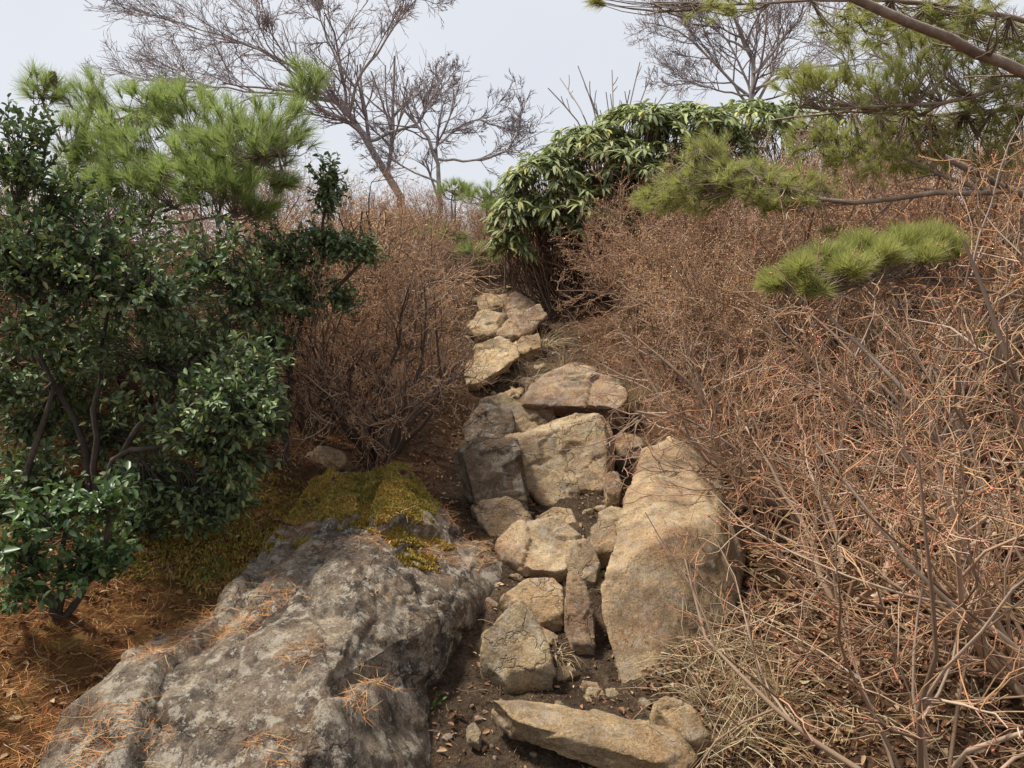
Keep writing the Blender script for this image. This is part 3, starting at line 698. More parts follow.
# left of the trail
shrub_at('gnarl', 0, -.74, 4.4, 1.0, (.6, .6, .88), 'gnarled brown shrub with bare tangled stems behind the moss', 'brown shrubs left of the trail')
shrub_at('gnarl', 1, -.98, 5.5, 2.4, (.6, .6, .8), 'gnarled brown shrub beside the shelf of stone', 'brown shrubs left of the trail')
shrub_at('gnarl', 2, -1.35, 5.55, 4.2, 1.0, 'gnarled brown shrub behind the dark evergreen bush', 'brown shrubs left of the trail')
shrub_at('gnarl', 1, -1.15, 4.55, 5.0, (.6, .6, .9), 'gnarled brown shrub tight against the small leaved evergreen bush', 'brown shrubs left of the trail')
L3_ = 'rusty brown leafless shrub on the upper slope left of the trail'; G3 = 'rusty thicket on the upper left slope'
for k, v, x, y, rz, sc in [('fine',0,-1.2,6.8,.5,.7),('fine',1,-1.7,6.5,1.7,.8),('fine',2,-1.15,7.7,2.9,.8),('fine',3,-1.7,7.7,4.0,.85),('fine',0,-1.15,8.7,5.1,.85),('fine',1,-2.6,7.2,.9,.9),('fine',2,-1.7,9.0,2.0,.85),('fine',3,-1.0,10.0,3.1,.8),('fine',0,-.25,10.3,4.3,.75),('fine',1,.35,10.6,5.4,.75),('fine',2,-2.2,4.9,1.2,.85),('fine',3,-3.0,5.2,2.2,.9),('fine',1,-2.9,8.8,2.2,.95),('fine',2,-1.6,11.2,2.2,.8),('fine',3,.9,11.2,2.2,.8),('fine',0,-.4,11.6,.2,.75),('fine',2,-.05,9.55,.7,.6),('fine',3,.3,9.6,2.7,.65),('fine',0,-.5,9.5,3.7,.65),('fine',1,.55,9.0,1.1,.5),('gnarl',2,-2.5,4.2,.4,.8),('gnarl',0,-3.2,4.1,2.0,.8),('gnarl',1,-2.0,4.35,3.0,.7)]:
    if y > 9.9 or (y > 8.9 and x > -.6): lb = ('rusty brown leafless shrub closing off the trail on the skyline', 'thicket closing off the trail')
    elif x < -1.9: lb = ('rusty leafless shrub glimpsed through the dark evergreen bush', 'thicket behind the evergreen bush')
    elif x > -1.25: lb = ('rusty brown leafless shrub at the left side of the upper trail stones', 'rusty thicket by the upper trail')
    else: lb = ('rusty brown leafless shrub behind the gnarled shrubs left of the trail', 'rusty thicket behind the gnarled shrubs')
    shrub_at(k, v, x, y, rz, sc, *lb)

# ------------------------------------------------------------------ evergreen bushes made of leafy sprays
def spray_points(rng, clumps, per):
    out = []
    for (c_, rad, k) in clumps:
        m_ = int(per * k); v = nrm(rng.normal(size=(m_, 3))) * (rng.random((m_, 1)) ** .45)
        out.append((c_, c_ + v * np.asarray(rad)))
    return out
def leafy_bush(name, label, cat, base, stems, clumps, per, leaf, mats, seed, twigmat, nl=9, droop=.1, group=None, wratio=.45, extra=None):
    rng = np.random.default_rng(seed)
    root = thing(name, label, cat, base, group)
    sb, lb, tb = MB(), MB(), MB()
    tips = []
    for st in stems:
        P = resample(st, 9)[None]; tubes(sb, P + rng.normal(size=P.shape) * .006, np.linspace(.017, .006, 9)[None], 6, 0); tips.append(P[0])
    allp = np.concatenate(tips)
    for (c_, Pt) in spray_points(rng, clumps, per):
        # limb from the nearest stem to the clump
        k = np.argmin(np.linalg.norm(allp - c_, axis=1)); lim = resample([allp[k], (allp[k] + c_) / 2 + rng.normal(size=3) * .03 + np.array([0, 0, -.02]), c_], 7)
        tubes(sb, lim[None], np.linspace(.008, .003, 7)[None], 5, 0)
        src = lim[rng.integers(2, 7, len(Pt))]
        mid_ = (src + Pt) / 2 + rng.normal(size=Pt.shape) * .02 - np.array([0, 0, .015])
        tw = np.stack([src, (src + mid_) / 2, mid_, (mid_ + Pt) / 2, Pt], 1)
        tubes(tb, tw, taper(np.full(len(Pt), .0026), 5, .5), 3, 0)
        dirs = nrm(Pt - mid_)
        d0 = np.repeat(dirs, nl, 0); t = np.tile(np.linspace(0, 1, nl), len(Pt)) + rng.normal(size=nl * len(Pt)) * .05
        p0 = np.repeat(Pt, nl, 0) - d0 * (np.clip(1 - t, 0, 1) * leaf * 2.6)[:, None]
        pe = rng.normal(size=p0.shape); pe = nrm(pe - (pe * d0).sum(-1, keepdims=True) * d0)
        ang = rng.uniform(.5, 1.2, len(p0))[:, None]
        ld = d0 * np.cos(ang) + pe * np.sin(ang) + np.array([0, 0, -droop])
        up = nrm(np.array([0, 0, 1.]) + .5 * rng.normal(size=p0.shape))
        ln = leaf * rng.uniform(.65, 1.2, len(p0))
        leaves(lb, p0, ld, up, ln, ln * wratio, 0, .18, .12)
    sb.build('stems', M[twigmat], root, base); tb.build('twigs', M[twigmat], root, base)
    lb.build('foliage', M[mats], root, base)
    return root
def cl(px, py, Y, rx, rz_, k, ry=None):
    s = Y / F
    return (at(px, py, Y), (rx * s, (ry or rx) * s * 1.0, rz_ * s), k)
base = np.array([*at(92, 490, 3.35)[:2], 0]); base[2] = gz(base[0], base[1]) - .03
stems = [[base, at(96,430,3.35), at(98,380,3.35), at(110,300,3.35)], [base, at(75,420,3.4), at(40,360,3.4), at(20,260,3.4)], [base, at(130,440,3.4), at(180,380,3.5), at(240,300,3.6)], [base, at(120,455,3.2), at(170,445,3.1), at(230,420,3.05)], [base + np.array([-.3, -.1, -.03]), at(40,430,3.2), at(52,380,3.25), at(30,330,3.2)]]
clumps = [cl(20,150,3.3,45,60,1), cl(10,250,3.1,60,60,1.3), cl(70,270,3.2,70,60,1.5), cl(150,290,3.3,70,55,1.5), cl(150,360,3.4,80,50,1.1), cl(210,260,3.6,60,45,1), cl(250,300,3.7,60,55,1.2),
          cl(235,400,3.05,55,50,1.5), cl(200,420,3.15,60,45,1.2), cl(160,480,3.2,60,35,.8), cl(30,330,3.0,50,35,.6), cl(235,460,3.2,45,40,.8), cl(200,510,3.2,50,30,.7), cl(110,230,3.5,80,40,1), cl(60,200,3.5,50,50,.9), cl(250,360,3.3,40,30,.9), cl(140,520,3.3,50,22,.6), cl(60,400,3.6,60,50,.8), cl(120,430,3.6,60,50,.9), cl(190,350,3.7,60,50,1.0), cl(20,420,3.5,40,40,.6), cl(80,340,3.6,60,40,1), cl(170,490,3.3,50,35,.9), cl(270,410,3.2,28,35,.6), cl(230,500,3.3,35,22,.5), cl(40,470,3.3,50,40,.8), cl(0,380,3.2,40,40,.6)]
leafy_bush('evergreen_bush', 'large dark glossy leaved evergreen bush beside the mossy boulder', 'bush', base, stems, clumps, 100, .037, 'holly', 21, 'darkstem', 9)
b2_ = np.array([*at(285, 440, 4.1)[:2], 0]); b2_[2] = gz(b2_[0], b2_[1]) - .03
leafy_bush('evergreen_bush', 'upright dark evergreen bush with small leaves behind the pine', 'bush', b2_, [[b2_, at(290,380,4.1), at(300,320,4.1), at(320,250,4.1), at(328,190,4.1)], [b2_, at(275,360,4.1), at(270,300,4.1)], [at(300,320,4.1), at(340,285,4.1), at(375,245,4.1)]],
           [cl(328,185,4.1,22,35,.8), cl(322,240,4.1,35,30,.9), cl(355,250,4.1,32,22,.8), cl(300,290,4.1,45,35,1.1), cl(345,300,4.1,22,18,.3), cl(275,250,4.1,45,40,1.0), cl(270,340,4.0,30,30,.5)], 110, .034, 'holly', 22, 'darkstem', 8)
b3_ = np.array([*at(60, 600, 2.75)[:2], 0]); b3_[2] = gz(b3_[0], b3_[1]) - .03
leafy_bush('evergreen_bush', 'low brighter green bush in front of the dark evergreen', 'bush', b3_, [[b3_, at(60,560,2.7), at(70,520,2.65)], [b3_, at(30,560,2.65), at(20,520,2.6)], [b3_, at(100,560,2.7), at(110,510,2.65)]],
           [cl(95,495,2.65,50,28,1), cl(40,515,2.6,50,30,1.1), cl(20,555,2.6,45,30,.8), cl(90,545,2.7,45,25,.7), cl(-10,500,2.6,40,40,.7), cl(25,590,2.6,45,16,.5), cl(75,572,2.62,40,16,.5), cl(120,548,2.7,35,18,.5)], 40, .042, 'holly_l', 23, 'darkstem', 8)
b4_ = np.array([*at(-30, 640, 2.3)[:2], 0]); b4_[2] = gz(b4_[0], b4_[1]) - .03
leafy_bush('evergreen_sprig', 'small bright sprig poking in at the photo edge', 'plant', b4_, [[b4_, at(-25,600,2.25), at(-15,560,2.2)]], [cl(-8,548,2.2,16,14,1)], 7, .045, 'holly_l', 24, 'darkstem', 7)

# ------------------------------------------------------------------ pines
def tufts(mb, rng, pos, d, nn=60, ln=.09, wd=.0016, m=0, upb=.35):
    N = len(pos); P0 = np.repeat(pos, nn, 0); D = np.repeat(nrm(d + np.array([0, 0, upb])), nn, 0)
    P0 = P0 - D * (rng.random((N * nn, 1)) * ln * .5)
    pe = rng.normal(size=P0.shape); pe = nrm(pe - (pe * D).sum(-1, keepdims=True) * D)
    a = rng.uniform(.1, .95, N * nn)[:, None]
    dd = D * np.cos(a) + pe * np.sin(a)
    L = ln * rng.uniform(.7, 1.15, N * nn)
    P = lines(rng, P0, dd, L, 3, .05, (0, 0, -.05))
    strips(mb, P, np.full(N * nn, wd), rng.normal(size=P0.shape), m)
def pine(name, label, base, trunk, boughs, clumps, per, nm, seed, ln=.09, nn=60, wd=.0017, bark='pinebark', bare=0):
    """boughs: (polyline, r_start, r_end); clumps: (centre, radii, k, bough index)"""
    rng = np.random.default_rng(seed)
    root = thing(name, label, 'pine', base)
    tb = MB(); P = resample(trunk[0], 14)[None]; tubes(tb, P, np.linspace(trunk[1], trunk[2], 14)[None], 9, 0); tb.build('trunk', M[bark], root, base)
    fol = MB(); tw = MB(); lines_ = []
    for (pl, ra, rb) in boughs:
        P = resample(pl, 16); P = P + rng.normal(size=P.shape) * ra * .25; bm_ = MB()
        Rr = np.linspace(ra, rb, 16)[None]
        tubes(bm_, P[None], Rr, 7, 0)
        if bare:
            Q, r_, L_ = kids(rng, P[None], Rr, bare, .2, .95, .9, .22, np.array([1.4]), .35, 6, .14, (0, 0, .02)); tubes(bm_, Q, taper(r_, 6, .3), 4, 0)
            Q2, r2_, L2b = kids(rng, Q, taper(r_, 6, .3), 4, .3, 1, .7, .5, L_, .6, 5, .15, (0, 0, .02)); tubes(bm_, Q2, taper(r2_, 5, .4), 3, 0)
        bm_.build('bough', M[bark], root, base); lines_.append(P)
    for (c_, rad, k, bi) in clumps:
        L_ = lines_[bi] if bi is not None else np.concatenate(lines_)
        m_ = int(per * k)
        Pt = c_ + nrm(rng.normal(size=(m_, 3))) * (rng.random((m_, 1)) ** .5) * np.asarray(rad)
        dist = np.linalg.norm(L_[None] - (Pt * .75 + c_ * .25)[:, None], axis=-1); jj = np.argsort(dist, 1)[np.arange(m_), rng.integers(0, 3, m_)]
        src = L_[jj]
        mid_ = (src + Pt) / 2 + rng.normal(size=Pt.shape) * .02 - np.array([0, 0, .03])
        T = np.stack([src, src * .45 + mid_ * .55 - np.array([0, 0, .008]), mid_, mid_ * .5 + Pt * .5 - np.array([0, 0, .008]), Pt], 1)
        tubes(tw, T, taper(np.full(m_, .0034), 5, .45), 4, 0)
        tufts(fol, rng, Pt, nrm(Pt - mid_) * .8 + nrm(Pt - c_) * .4, nn, ln, wd)
    tw.build('twigs', M[bark], root, base); fol.build('needles', M[nm], root, base)
    return root
def clp(px, py, Y, rx, rz_, k, bi=None):
    a, b, c_ = cl(px, py, Y, rx, rz_, k); return (a, b, c_, bi)
pb = np.array([*at(40, 300, 4.3)[:2], 0]); pb[2] = gz(pb[0], pb[1]) - .05
YP = pine('young_pine', 'young green pine rising behind the dark evergreen bush', pb, ([pb, at(45,330,4.3), at(60,230,4.25), at(75,160,4.25), at(95,95,4.3)], .045, .015),
     [([at(62,235,4.25), at(105,226,4.1), at(180,222,4.0), at(250,213,3.95)], .013, .005), ([at(60,235,4.25), at(110,222,4.15), at(180,205,4.05), at(225,170,4.0), at(278,152,3.95)], .012, .005),
      ([at(66,190,4.25), at(120,180,4.3), at(200,150,4.3), at(300,110,4.35), at(312,75,4.4)], .012, .004), ([at(80,150,4.25), at(120,120,4.3), at(150,105,4.3)], .010, .004), ([at(75,170,4.25), at(50,120,4.3), at(35,85,4.3)], .010, .004)],
     [clp(180,170,4.0,90,38,1.6,1), clp(130,150,4.15,60,35,1.1,3), clp(240,140,4.0,60,35,1.2,1), clp(275,130,4.1,45,30,.8,1), clp(120,190,4.0,50,25,.8,0), clp(220,185,3.9,45,22,.6,0), clp(262,208,3.92,18,12,.2,0),
      clp(90,95,4.3,30,22,.4,3), clp(150,105,4.3,40,20,.5,3), clp(45,85,4.3,30,15,.3,4), clp(305,80,4.4,18,20,.3,2), clp(285,185,3.95,18,12,.2,1), clp(190,110,4.25,50,22,.6,2), clp(85,150,4.2,35,40,.6,4)], 80, 'needle', 31, .088, 66, .0021)
cr_ = np.random.default_rng(35); cc = at(53, 80, 4.28); k_ = np.arange(70); ph = k_ * 2.39996; hh = k_ / 70
cp = cc + np.stack([np.cos(ph) * .012 * np.sin(.35 + 2.5 * hh), np.sin(ph) * .012 * np.sin(.35 + 2.5 * hh), hh * .055 - .02], -1)
mb = MB(); leaves(mb, cp, np.stack([np.cos(ph), np.sin(ph), .55 + 0 * ph], -1), np.tile([0, 0, 1.], (70, 1)), np.full(70, .017), np.full(70, .014), 0, .1, -.2)
tubes(mb, np.stack([cc + np.array([.02, 0, -.05]), cc + np.array([0, 0, -.02]), cc + np.array([0, 0, .033])])[None], np.array([[.003, .009, .004]]), 6, 0)
mb.build('pine_cone', M['stem'], YP, pb)
# big pine on the right: trunk just outside the frame, long boughs reaching in
qb = np.array([3.75, 4.3, 0]); qb[2] = gz(qb[0], qb[1]) - .08
pine('pine_tree', 'old pine whose long bare boughs reach in over the thicket', qb, ([qb, qb + np.array([-.05, 0, .9]), qb + np.array([-.15, .05, 1.7]), qb + np.array([-.1, .1, 2.6]), qb + np.array([0, .1, 3.4])], .11, .06),
     [([qb + np.array([-.1,.05,1.35]), at(1024,72,3.9), at(960,46,3.8), at(905,22,3.75), at(850,-4,3.7), at(770,-40,3.7)], .036, .017),
      ([qb + np.array([-.1,.05,1.0]), at(1024,190,4.1), at(985,191,4.15), at(935,194,4.2), at(870,203,4.3), at(820,199,4.4), at(780,184,4.5), at(740,172,4.6), at(700,148,4.7)], .022, .007),
      ([qb + np.array([-.1,.05,1.02]), at(1024,195,3.9), at(985,178,3.85), at(945,159,3.8)], .026, .014),
      ([qb + np.array([-.1,.05,1.2]), at(1024,80,4.3), at(960,100,4.3), at(890,106,4.3), at(800,108,4.35)], .017, .006),
      ([qb + np.array([-.1,.05,1.25]), at(1024,108,4.5), at(940,115,4.6), at(850,112,4.7), at(770,120,4.8)], .015, .006),
      ([qb + np.array([-.1,-.02,.75]), at(1040,300,3.5), at(970,290,3.4), at(900,280,3.35), at(830,282,3.3), at(785,285,3.3)], .016, .006),
      ([qb + np.array([-.1,.05,1.5]), at(1024,20,4.2), at(940,5,4.2), at(800,0,4.2), at(730,4,4.2), at(650,2,4.2)], .018, .004),
      ([at(985,191,4.15), at(930,170,4.4), at(860,140,4.7), at(800,130,4.9)], .012, .005)],
     [clp(700,185,4.65,45,28,1.2,1), clp(745,180,4.6,45,25,1.2,1), clp(660,200,4.7,30,12,.5,1), clp(705,150,4.7,22,20,.5,1), clp(800,190,4.5,40,20,.7,1), clp(770,205,4.5,25,10,.3,1),
      clp(815,82,4.4,40,14,.8,3), clp(880,90,4.4,50,25,.9,3), clp(930,60,4.4,50,30,.9,3), clp(990,40,4.4,45,40,.9,6), clp(940,20,4.3,60,25,.9,6), clp(850,30,4.3,50,20,.6,6), clp(720,8,4.2,35,8,.3,6), clp(980,120,4.6,50,35,.8,4), clp(900,130,4.7,50,25,.7,4), clp(860,150,4.7,40,20,.5,7),
      clp(775,282,3.3,14,10,.3,5), clp(800,270,3.25,16,12,.45,5), clp(828,258,3.35,18,12,.45,5), clp(850,268,3.2,18,11,.4,5), clp(858,245,3.4,16,10,.4,5), clp(885,255,3.3,18,12,.45,5), clp(905,240,3.4,18,11,.45,5), clp(935,238,3.4,16,10,.4,5), clp(925,256,3.3,16,9,.3,5), clp(955,250,3.4,12,9,.25,5), clp(815,288,3.2,14,8,.2,5), clp(1000,95,4.4,40,35,.8,3), clp(940,150,4.6,55,22,.7,4), clp(1000,160,4.6,40,22,.6,4), clp(880,165,4.6,50,18,.5,4), clp(820,140,4.8,40,22,.7,7), clp(600,0,4.2,10,4,.1,6), clp(985,335,3.6,12,10,.15,5), clp(830,235,4.5,20,10,.1,1)], 82, 'needle_y', 32, .072, 62, .0022, bare=7)

# low dwarf pine far up the trail
def small_pine(label, px, py, Y, seed, rad, k, h=.5):
    b = np.array([*at(px, py, Y)[:2], 0]); b[2] = gz(b[0], b[1])
    c_ = at(px, py, Y); s = Y / F
    cls = [(c_ + np.array([dx * rad * s, 0, dz * rad * s * .5]), (rad * s * .6, rad * s * .6, rad * s * .35), k, 0) for dx, dz in ((0, .4), (-.7, 0), (.7, -.1), (.2, -.5))]
    pine('dwarf_pine', label, b, ([b, (b + c_) / 2, c_], .013, .006), [([(b + c_) / 2, c_, c_ + np.array([.1, 0, .1])], .012, .005), ], cls, 14, 'needle', seed, .08, 50, .0028)
small_pine('small dark pine at the skyline above the trail end', 490, 195, 9.2, 41, 30, 1.6)
small_pine('low pine sprays in the rusty thicket beside the rhododendron', 475, 252, 8.3, 42, 20, 1.2)
small_pine('low spreading pine above the last trail stones', 440, 235, 9.0, 44, 22, 1.2)
small_pine('small pine tucked against the left flank of the rhododendron', 505, 208, 8.8, 45, 18, 1.0)
small_pine('little pine at the foot of the bare tree', 455, 190, 9.6, 43, 18, 1.0)

# ------------------------------------------------------------------ rhododendron mounds
def rhodo(name, label, base, clumps, per, seed, leaf=.155, nl=12):
    rng = np.random.default_rng(seed); root = thing(name, label, 'rhododendron', base)
    sb, lb = MB(), MB()
    for (c_, rad, k) in clumps:
        m_ = int(per * k); v = nrm(rng.normal(size=(m_, 3))); v[:, 2] = np.abs(v[:, 2]) * .9 + .05 * rng.normal(size=m_)
        Pt = c_ + v * rng.uniform(.75, 1.05, (m_, 1)) * np.asarray(rad)
        gx = base[0] * .35 + c_[0] * .65 + rng.normal(size=m_) * .16; gy = base[1] * .5 + c_[1] * .5 + .25 + rng.normal(size=m_) * .16; g_ = np.stack([gx, gy, height(gx, gy) - .02], -1)
        mid_ = g_ * .4 + c_ * .6 + (Pt - c_) * .35 + rng.normal(size=(m_, 3)) * .06 + np.array([0, 0, -.1])
        Tm = np.stack([g_, g_ * .5 + mid_ * .5, mid_, mid_ * .4 + Pt * .6, Pt], 1); tubes(sb, Tm, taper(np.full(m_, .008), 5, .4), 4, 0)
        d0 = np.repeat(nrm(v * .6 + np.array([0, 0, .7])), nl, 0); p0 = np.repeat(Pt, nl, 0)
        pe = rng.normal(size=p0.shape); pe = nrm(pe - (pe * d0).sum(-1, keepdims=True) * d0)
        ld = nrm(pe + d0 * rng.uniform(-.2, .5, (len(p0), 1)))
        L = leaf * rng.uniform(.75, 1.2, len(p0))
        Q = lines(rng, p0 + pe * .01, ld, L, 5, .03, (0, 0, -.28))
        side = nrm(np.array([0, 0, 1.]) + .25 * rng.normal(size=p0.shape))
        wv = (L * .19)[:, None] * np.array([.35, .9, 1.0, .8, .12])[None]
        strips(lb, Q, wv, side, 0)
    sb.build('stems', M['stem'], root, base); lb.build('foliage', M['rhodo'], root, base)
    return root
rb = np.array([*at(620, 260, 8.2)[:2], 0]); rb[2] = gz(rb[0], rb[1])
rhodo('rhododendron', 'large mound of drooping rhododendron leaves above the trail', rb,
      [cl(545,185,8.0,38,35,1.0), cl(590,160,8.2,45,38,1.2), cl(640,140,8.3,50,35,1.3), cl(690,135,8.5,50,30,1.2), cl(740,132,8.7,45,30,1), cl(715,160,8.5,45,30,.8), cl(560,232,7.9,30,20,.5), cl(605,225,8.0,35,20,.5), cl(660,180,8.3,50,25,.6), cl(520,220,7.9,28,30,.7), cl(510,250,7.8,18,25,.4), cl(570,215,7.9,40,30,.8), cl(630,190,8.0,50,35,.9), cl(620,170,8.1,60,30,.9)], 62, 51)
rb2 = np.array([*at(830, 220, 9.5)[:2], 0]); rb2[2] = gz(rb2[0], rb2[1])
rhodo('rhododendron', 'smaller rhododendron mostly hidden behind the pine boughs', rb2, [cl(800,125,9.5,45,30,1), cl(860,135,9.5,50,35,1), cl(770,140,9.5,30,25,.6)], 45, 52)

# ------------------------------------------------------------------ bare trees
def bare_tree(label, base, limbs, seed, n=(7, 5, 4, 3), r_min=.005, ratio=(.5, .6, .62, .68), trop=.05, ang=.62):
    """limbs: (polyline, r0, r1); the first is the trunk"""
    rng = np.random.default_rng(seed); root = thing('bare_tree', label, 'tree', base)
    tw = MB(); PP, RR, LL = [], [], []
    for i, (pl, ra, rb_) in enumerate(limbs):
        P = resample(pl, 12); P = P + rng.normal(size=P.shape) * ra * .35; Rr = np.linspace(ra, rb_, 12) * (.9 if i == 0 else .6)
        mb = MB(); tubes(mb, P[None], Rr[None], 8, 0); mb.build('trunk' if i == 0 else 'limb', M['greybark'], root, base)
        PP.append(P); RR.append(Rr); LL.append(np.linalg.norm(np.diff(P, axis=0), axis=1).sum())
    P = np.stack(PP); Rr = np.stack(RR); L = np.array(LL); K = 12
    for lv, m_ in enumerate(n):
        Q, r_, L = kids(rng, P, Rr, m_, .15 if lv else .3, 1, ang, ratio[lv], L, .6, 6, .13, (0, 0, trop))
        r_ = np.maximum(r_, r_min); Rr = taper(r_, 6, .5); P = Q
        tubes(tw, P, Rr, 4 if lv < 2 else 3, 0)
    tw.build('branches', M['paletwig'], root, base)
    return root
TY = 13.0
tb_ = np.array([*at(405, 215, TY)[:2], 0]); tb_[2] = gz(tb_[0], tb_[1]) - .1
A = lambda *q: [at(x, y, TY + (z or 0)) for x, y, z in q]
bare_tree('grey leafless tree leaning out against the sky above the shrubs', tb_,
  [([tb_] + A((395,195,0),(382,173,0),(367,142,0),(350,111,0),(320,95,.2),(280,85,.3)), .085, .03),
   (A((367,142,0),(395,132,.1),(418,122,.2),(430,100,.3),(445,75,.4)), .05, .018),
   (A((350,111,0),(355,85,-.1),(375,55,-.2),(400,20,-.3),(430,-15,-.4)), .045, .015),
   (A((350,111,0),(330,100,.2),(300,70,.3),(255,48,.4),(200,30,.5),(140,10,.6)), .04, .012),
   (A((330,100,.2),(290,95,0),(240,90,-.2),(190,82,-.4),(140,72,-.5)), .035, .012),
   (A((355,88,-.1),(335,55,-.2),(320,20,-.3),(310,-20,-.3)), .035, .012),
   (A((300,72,.3),(275,40,.2),(262,5,.1),(250,-25,0)), .03, .01)], 61, (12, 7, 5, 3), .0042, (.42, .6, .62, .68))
tb2 = np.array([*at(440, 205, 12.2)[:2], 0]); tb2[2] = gz(tb2[0], tb2[1]) - .1
TY = 12.2
bare_tree('low wind bent leafless tree reaching towards the skyline gap', tb2,
  [([tb2] + A((438,180,0),(436,155,0),(425,135,0),(410,115,0)), .055, .02), (A((436,160,0),(460,160,-.1),(490,158,-.2),(510,145,-.2),(527,128,-.2)), .035, .012), (A((434,150,0),(450,135,.2),(475,120,.3),(500,128,.3)), .03, .01), (A((438,182,0),(420,175,.1),(395,160,.2),(385,140,.2)), .03, .01)], 62, (8, 6, 5, 3), .0042, (.55, .6, .6, .65), .03)
tb3 = np.array([*at(750, 150, 13.5)[:2], 0]); tb3[2] = gz(tb3[0], tb3[1]) - .1
TY = 13.5
bare_tree('leafless tree standing behind the rhododendron mound', tb3,
  [([tb3] + A((749,110,0),(753,70,0),(745,48,0),(735,20,0)), .085, .03), (A((749,105,0),(720,70,0),(690,40,.1),(660,25,.2),(642,22,.2)), .04, .012), (A((753,75,0),(775,50,0),(800,20,0),(820,-15,0)), .045, .014), (A((745,50,0),(715,30,0),(690,5,0)), .035, .012), (A((752,90,0),(800,70,.2),(850,60,.3),(900,30,.3)), .04, .012), (A((747,95,0),(715,90,-.2),(680,80,-.3),(660,88,-.3)), .03, .01)], 63, (10, 7, 5, 3), .0038, (.42, .6, .62, .68))
tb4 = np.array([*at(900, 200, 12.5)[:2], 0]); tb4[2] = gz(tb4[0], tb4[1]) - .1
TY = 12.5
bare_tree('pale trunked leafless tree half hidden by the pine boughs', tb4,
  [([tb4] + A((895,170,0),(890,130,0),(900,80,0),(905,20,0)), .08, .03), (A((892,140,0),(930,110,0),(980,80,0),(1030,40,0)), .04, .012), (A((890,130,0),(860,90,0),(840,50,0),(835,0,0)), .04, .012), (A((900,80,0),(940,50,0),(960,10,0)), .03, .01)], 64, (8, 6, 5, 3), .0038, (.42, .6, .62, .68))
# bare upright saplings poking above the rhododendron
sb_ = np.array([*at(610, 200, 9.3)[:2], 0]); sb_[2] = gz(sb_[0], sb_[1]) - .05
rng = np.random.default_rng(70)
root = thing('leafless_sapling', 'leafless sapling of upright bare rods behind the rhododendron', 'shrub', sb_)
ends = [(548,88),(560,78),(578,66),(590,95),(612,70),(606,92),(620,100),(640,62),(655,65),(668,90),(630,90),(600,110)]
mb = MB(); tw = MB()
for ex, ey in ends:
    e = at(ex, ey, 9.3 + rng.uniform(-.4, .4)); m_ = at(ex * .55 + 615 * .45, ey * .45 + 150 * .55, 9.3)
    P = resample([sb_ + rng.normal(size=3) * np.array([.1, .1, 0]), m_, e], 10)[None]; Rr = np.linspace(.014, .006, 10)[None]; tubes(mb, P, Rr, 5, 0)
    Q, r_, L_ = kids(rng, P, Rr, 5, .5, .95, .5, .16, np.array([1.6]), .8, 5, .1, (0, 0, .12)); tubes(tw, Q, taper(np.maximum(r_, .005), 5, .7), 4, 0)
mb.build('stems', M['paletwig'], root, sb_); tw.build('twigs', M['paletwig'], root, sb_)

# ------------------------------------------------------------------ ground litter, grass, fallen twigs
def scatter(rng, n_, xr, yr, dens=None):
    x = rng.uniform(*xr, n_); y = rng.uniform(*yr, n_)
    if dens is not None:
        k = rng.random(n_) < dens(x, y); x, y = x[k], y[k]
    return x, y
DG = C.evaluated_depsgraph_get()
def drop_(x, y):
    """height of whatever stone or soil lies at x, y"""
    z = height(x, y)
    return z
rng = np.random.default_rng(80)
def pathd(x, y): return np.abs(x - np.interp(y, _Y, _XC))
x, y = scatter(rng, 60000, (-4, 4.5), (1.7, 10), lambda x, y: .3 + .6 * sm((pathd(x, y) - .3) / .3))
z = height(x, y); mb = MB(); P0 = np.stack([x, y, z + rng.uniform(.002, .03, len(x)) * rng.random(len(x))], -1)
L = rng.uniform(.012, .038, len(x)); d_ = rng.normal(size=P0.shape) * np.array([1, 1, .35])
leaves(mb, P0, d_, nrm(np.array([0, 0, 1.]) + .5 * rng.normal(size=P0.shape)), L, L * rng.uniform(.3, .6, len(x)), 0, .25, .25)
x, y = scatter(rng, 45000, (-.7, 1.2), (1.8, 9.5)); P0 = np.stack([x, y, height(x, y) + rng.uniform(0, .008, len(x))], -1)
kk = fbm(P0 * 5, 3) + rng.normal(size=len(x)) * .3 > .0; P0 = P0[kk]
L = rng.uniform(.006, .022, len(P0)); leaves(mb, P0, rng.normal(size=P0.shape) * np.array([1, 1, .3]), nrm(np.array([0, 0, 1.]) + .5 * rng.normal(size=P0.shape)), L, L * rng.uniform(.12, .5, len(L)), 0, .2, .2)
xq = rng.uniform(.5, 2.4, 16000); yq = rng.uniform(1.6, 4.2, 16000); P0 = np.stack([xq, yq, height(xq, yq) + rng.uniform(0, .02, 16000)], -1)
L = rng.uniform(.014, .042, 16000); leaves(mb, P0, rng.normal(size=P0.shape) * np.array([1, 1, .4]), nrm(np.array([0, 0, 1.]) + .6 * rng.normal(size=P0.shape)), L, L * rng.uniform(.25, .6, 16000), 0, .25, .3)
tag(mb.build('leaf_litter', M['litter']), 'curled dead brown leaves strewn over the hillside soil', 'leaf litter', kind='stuff')
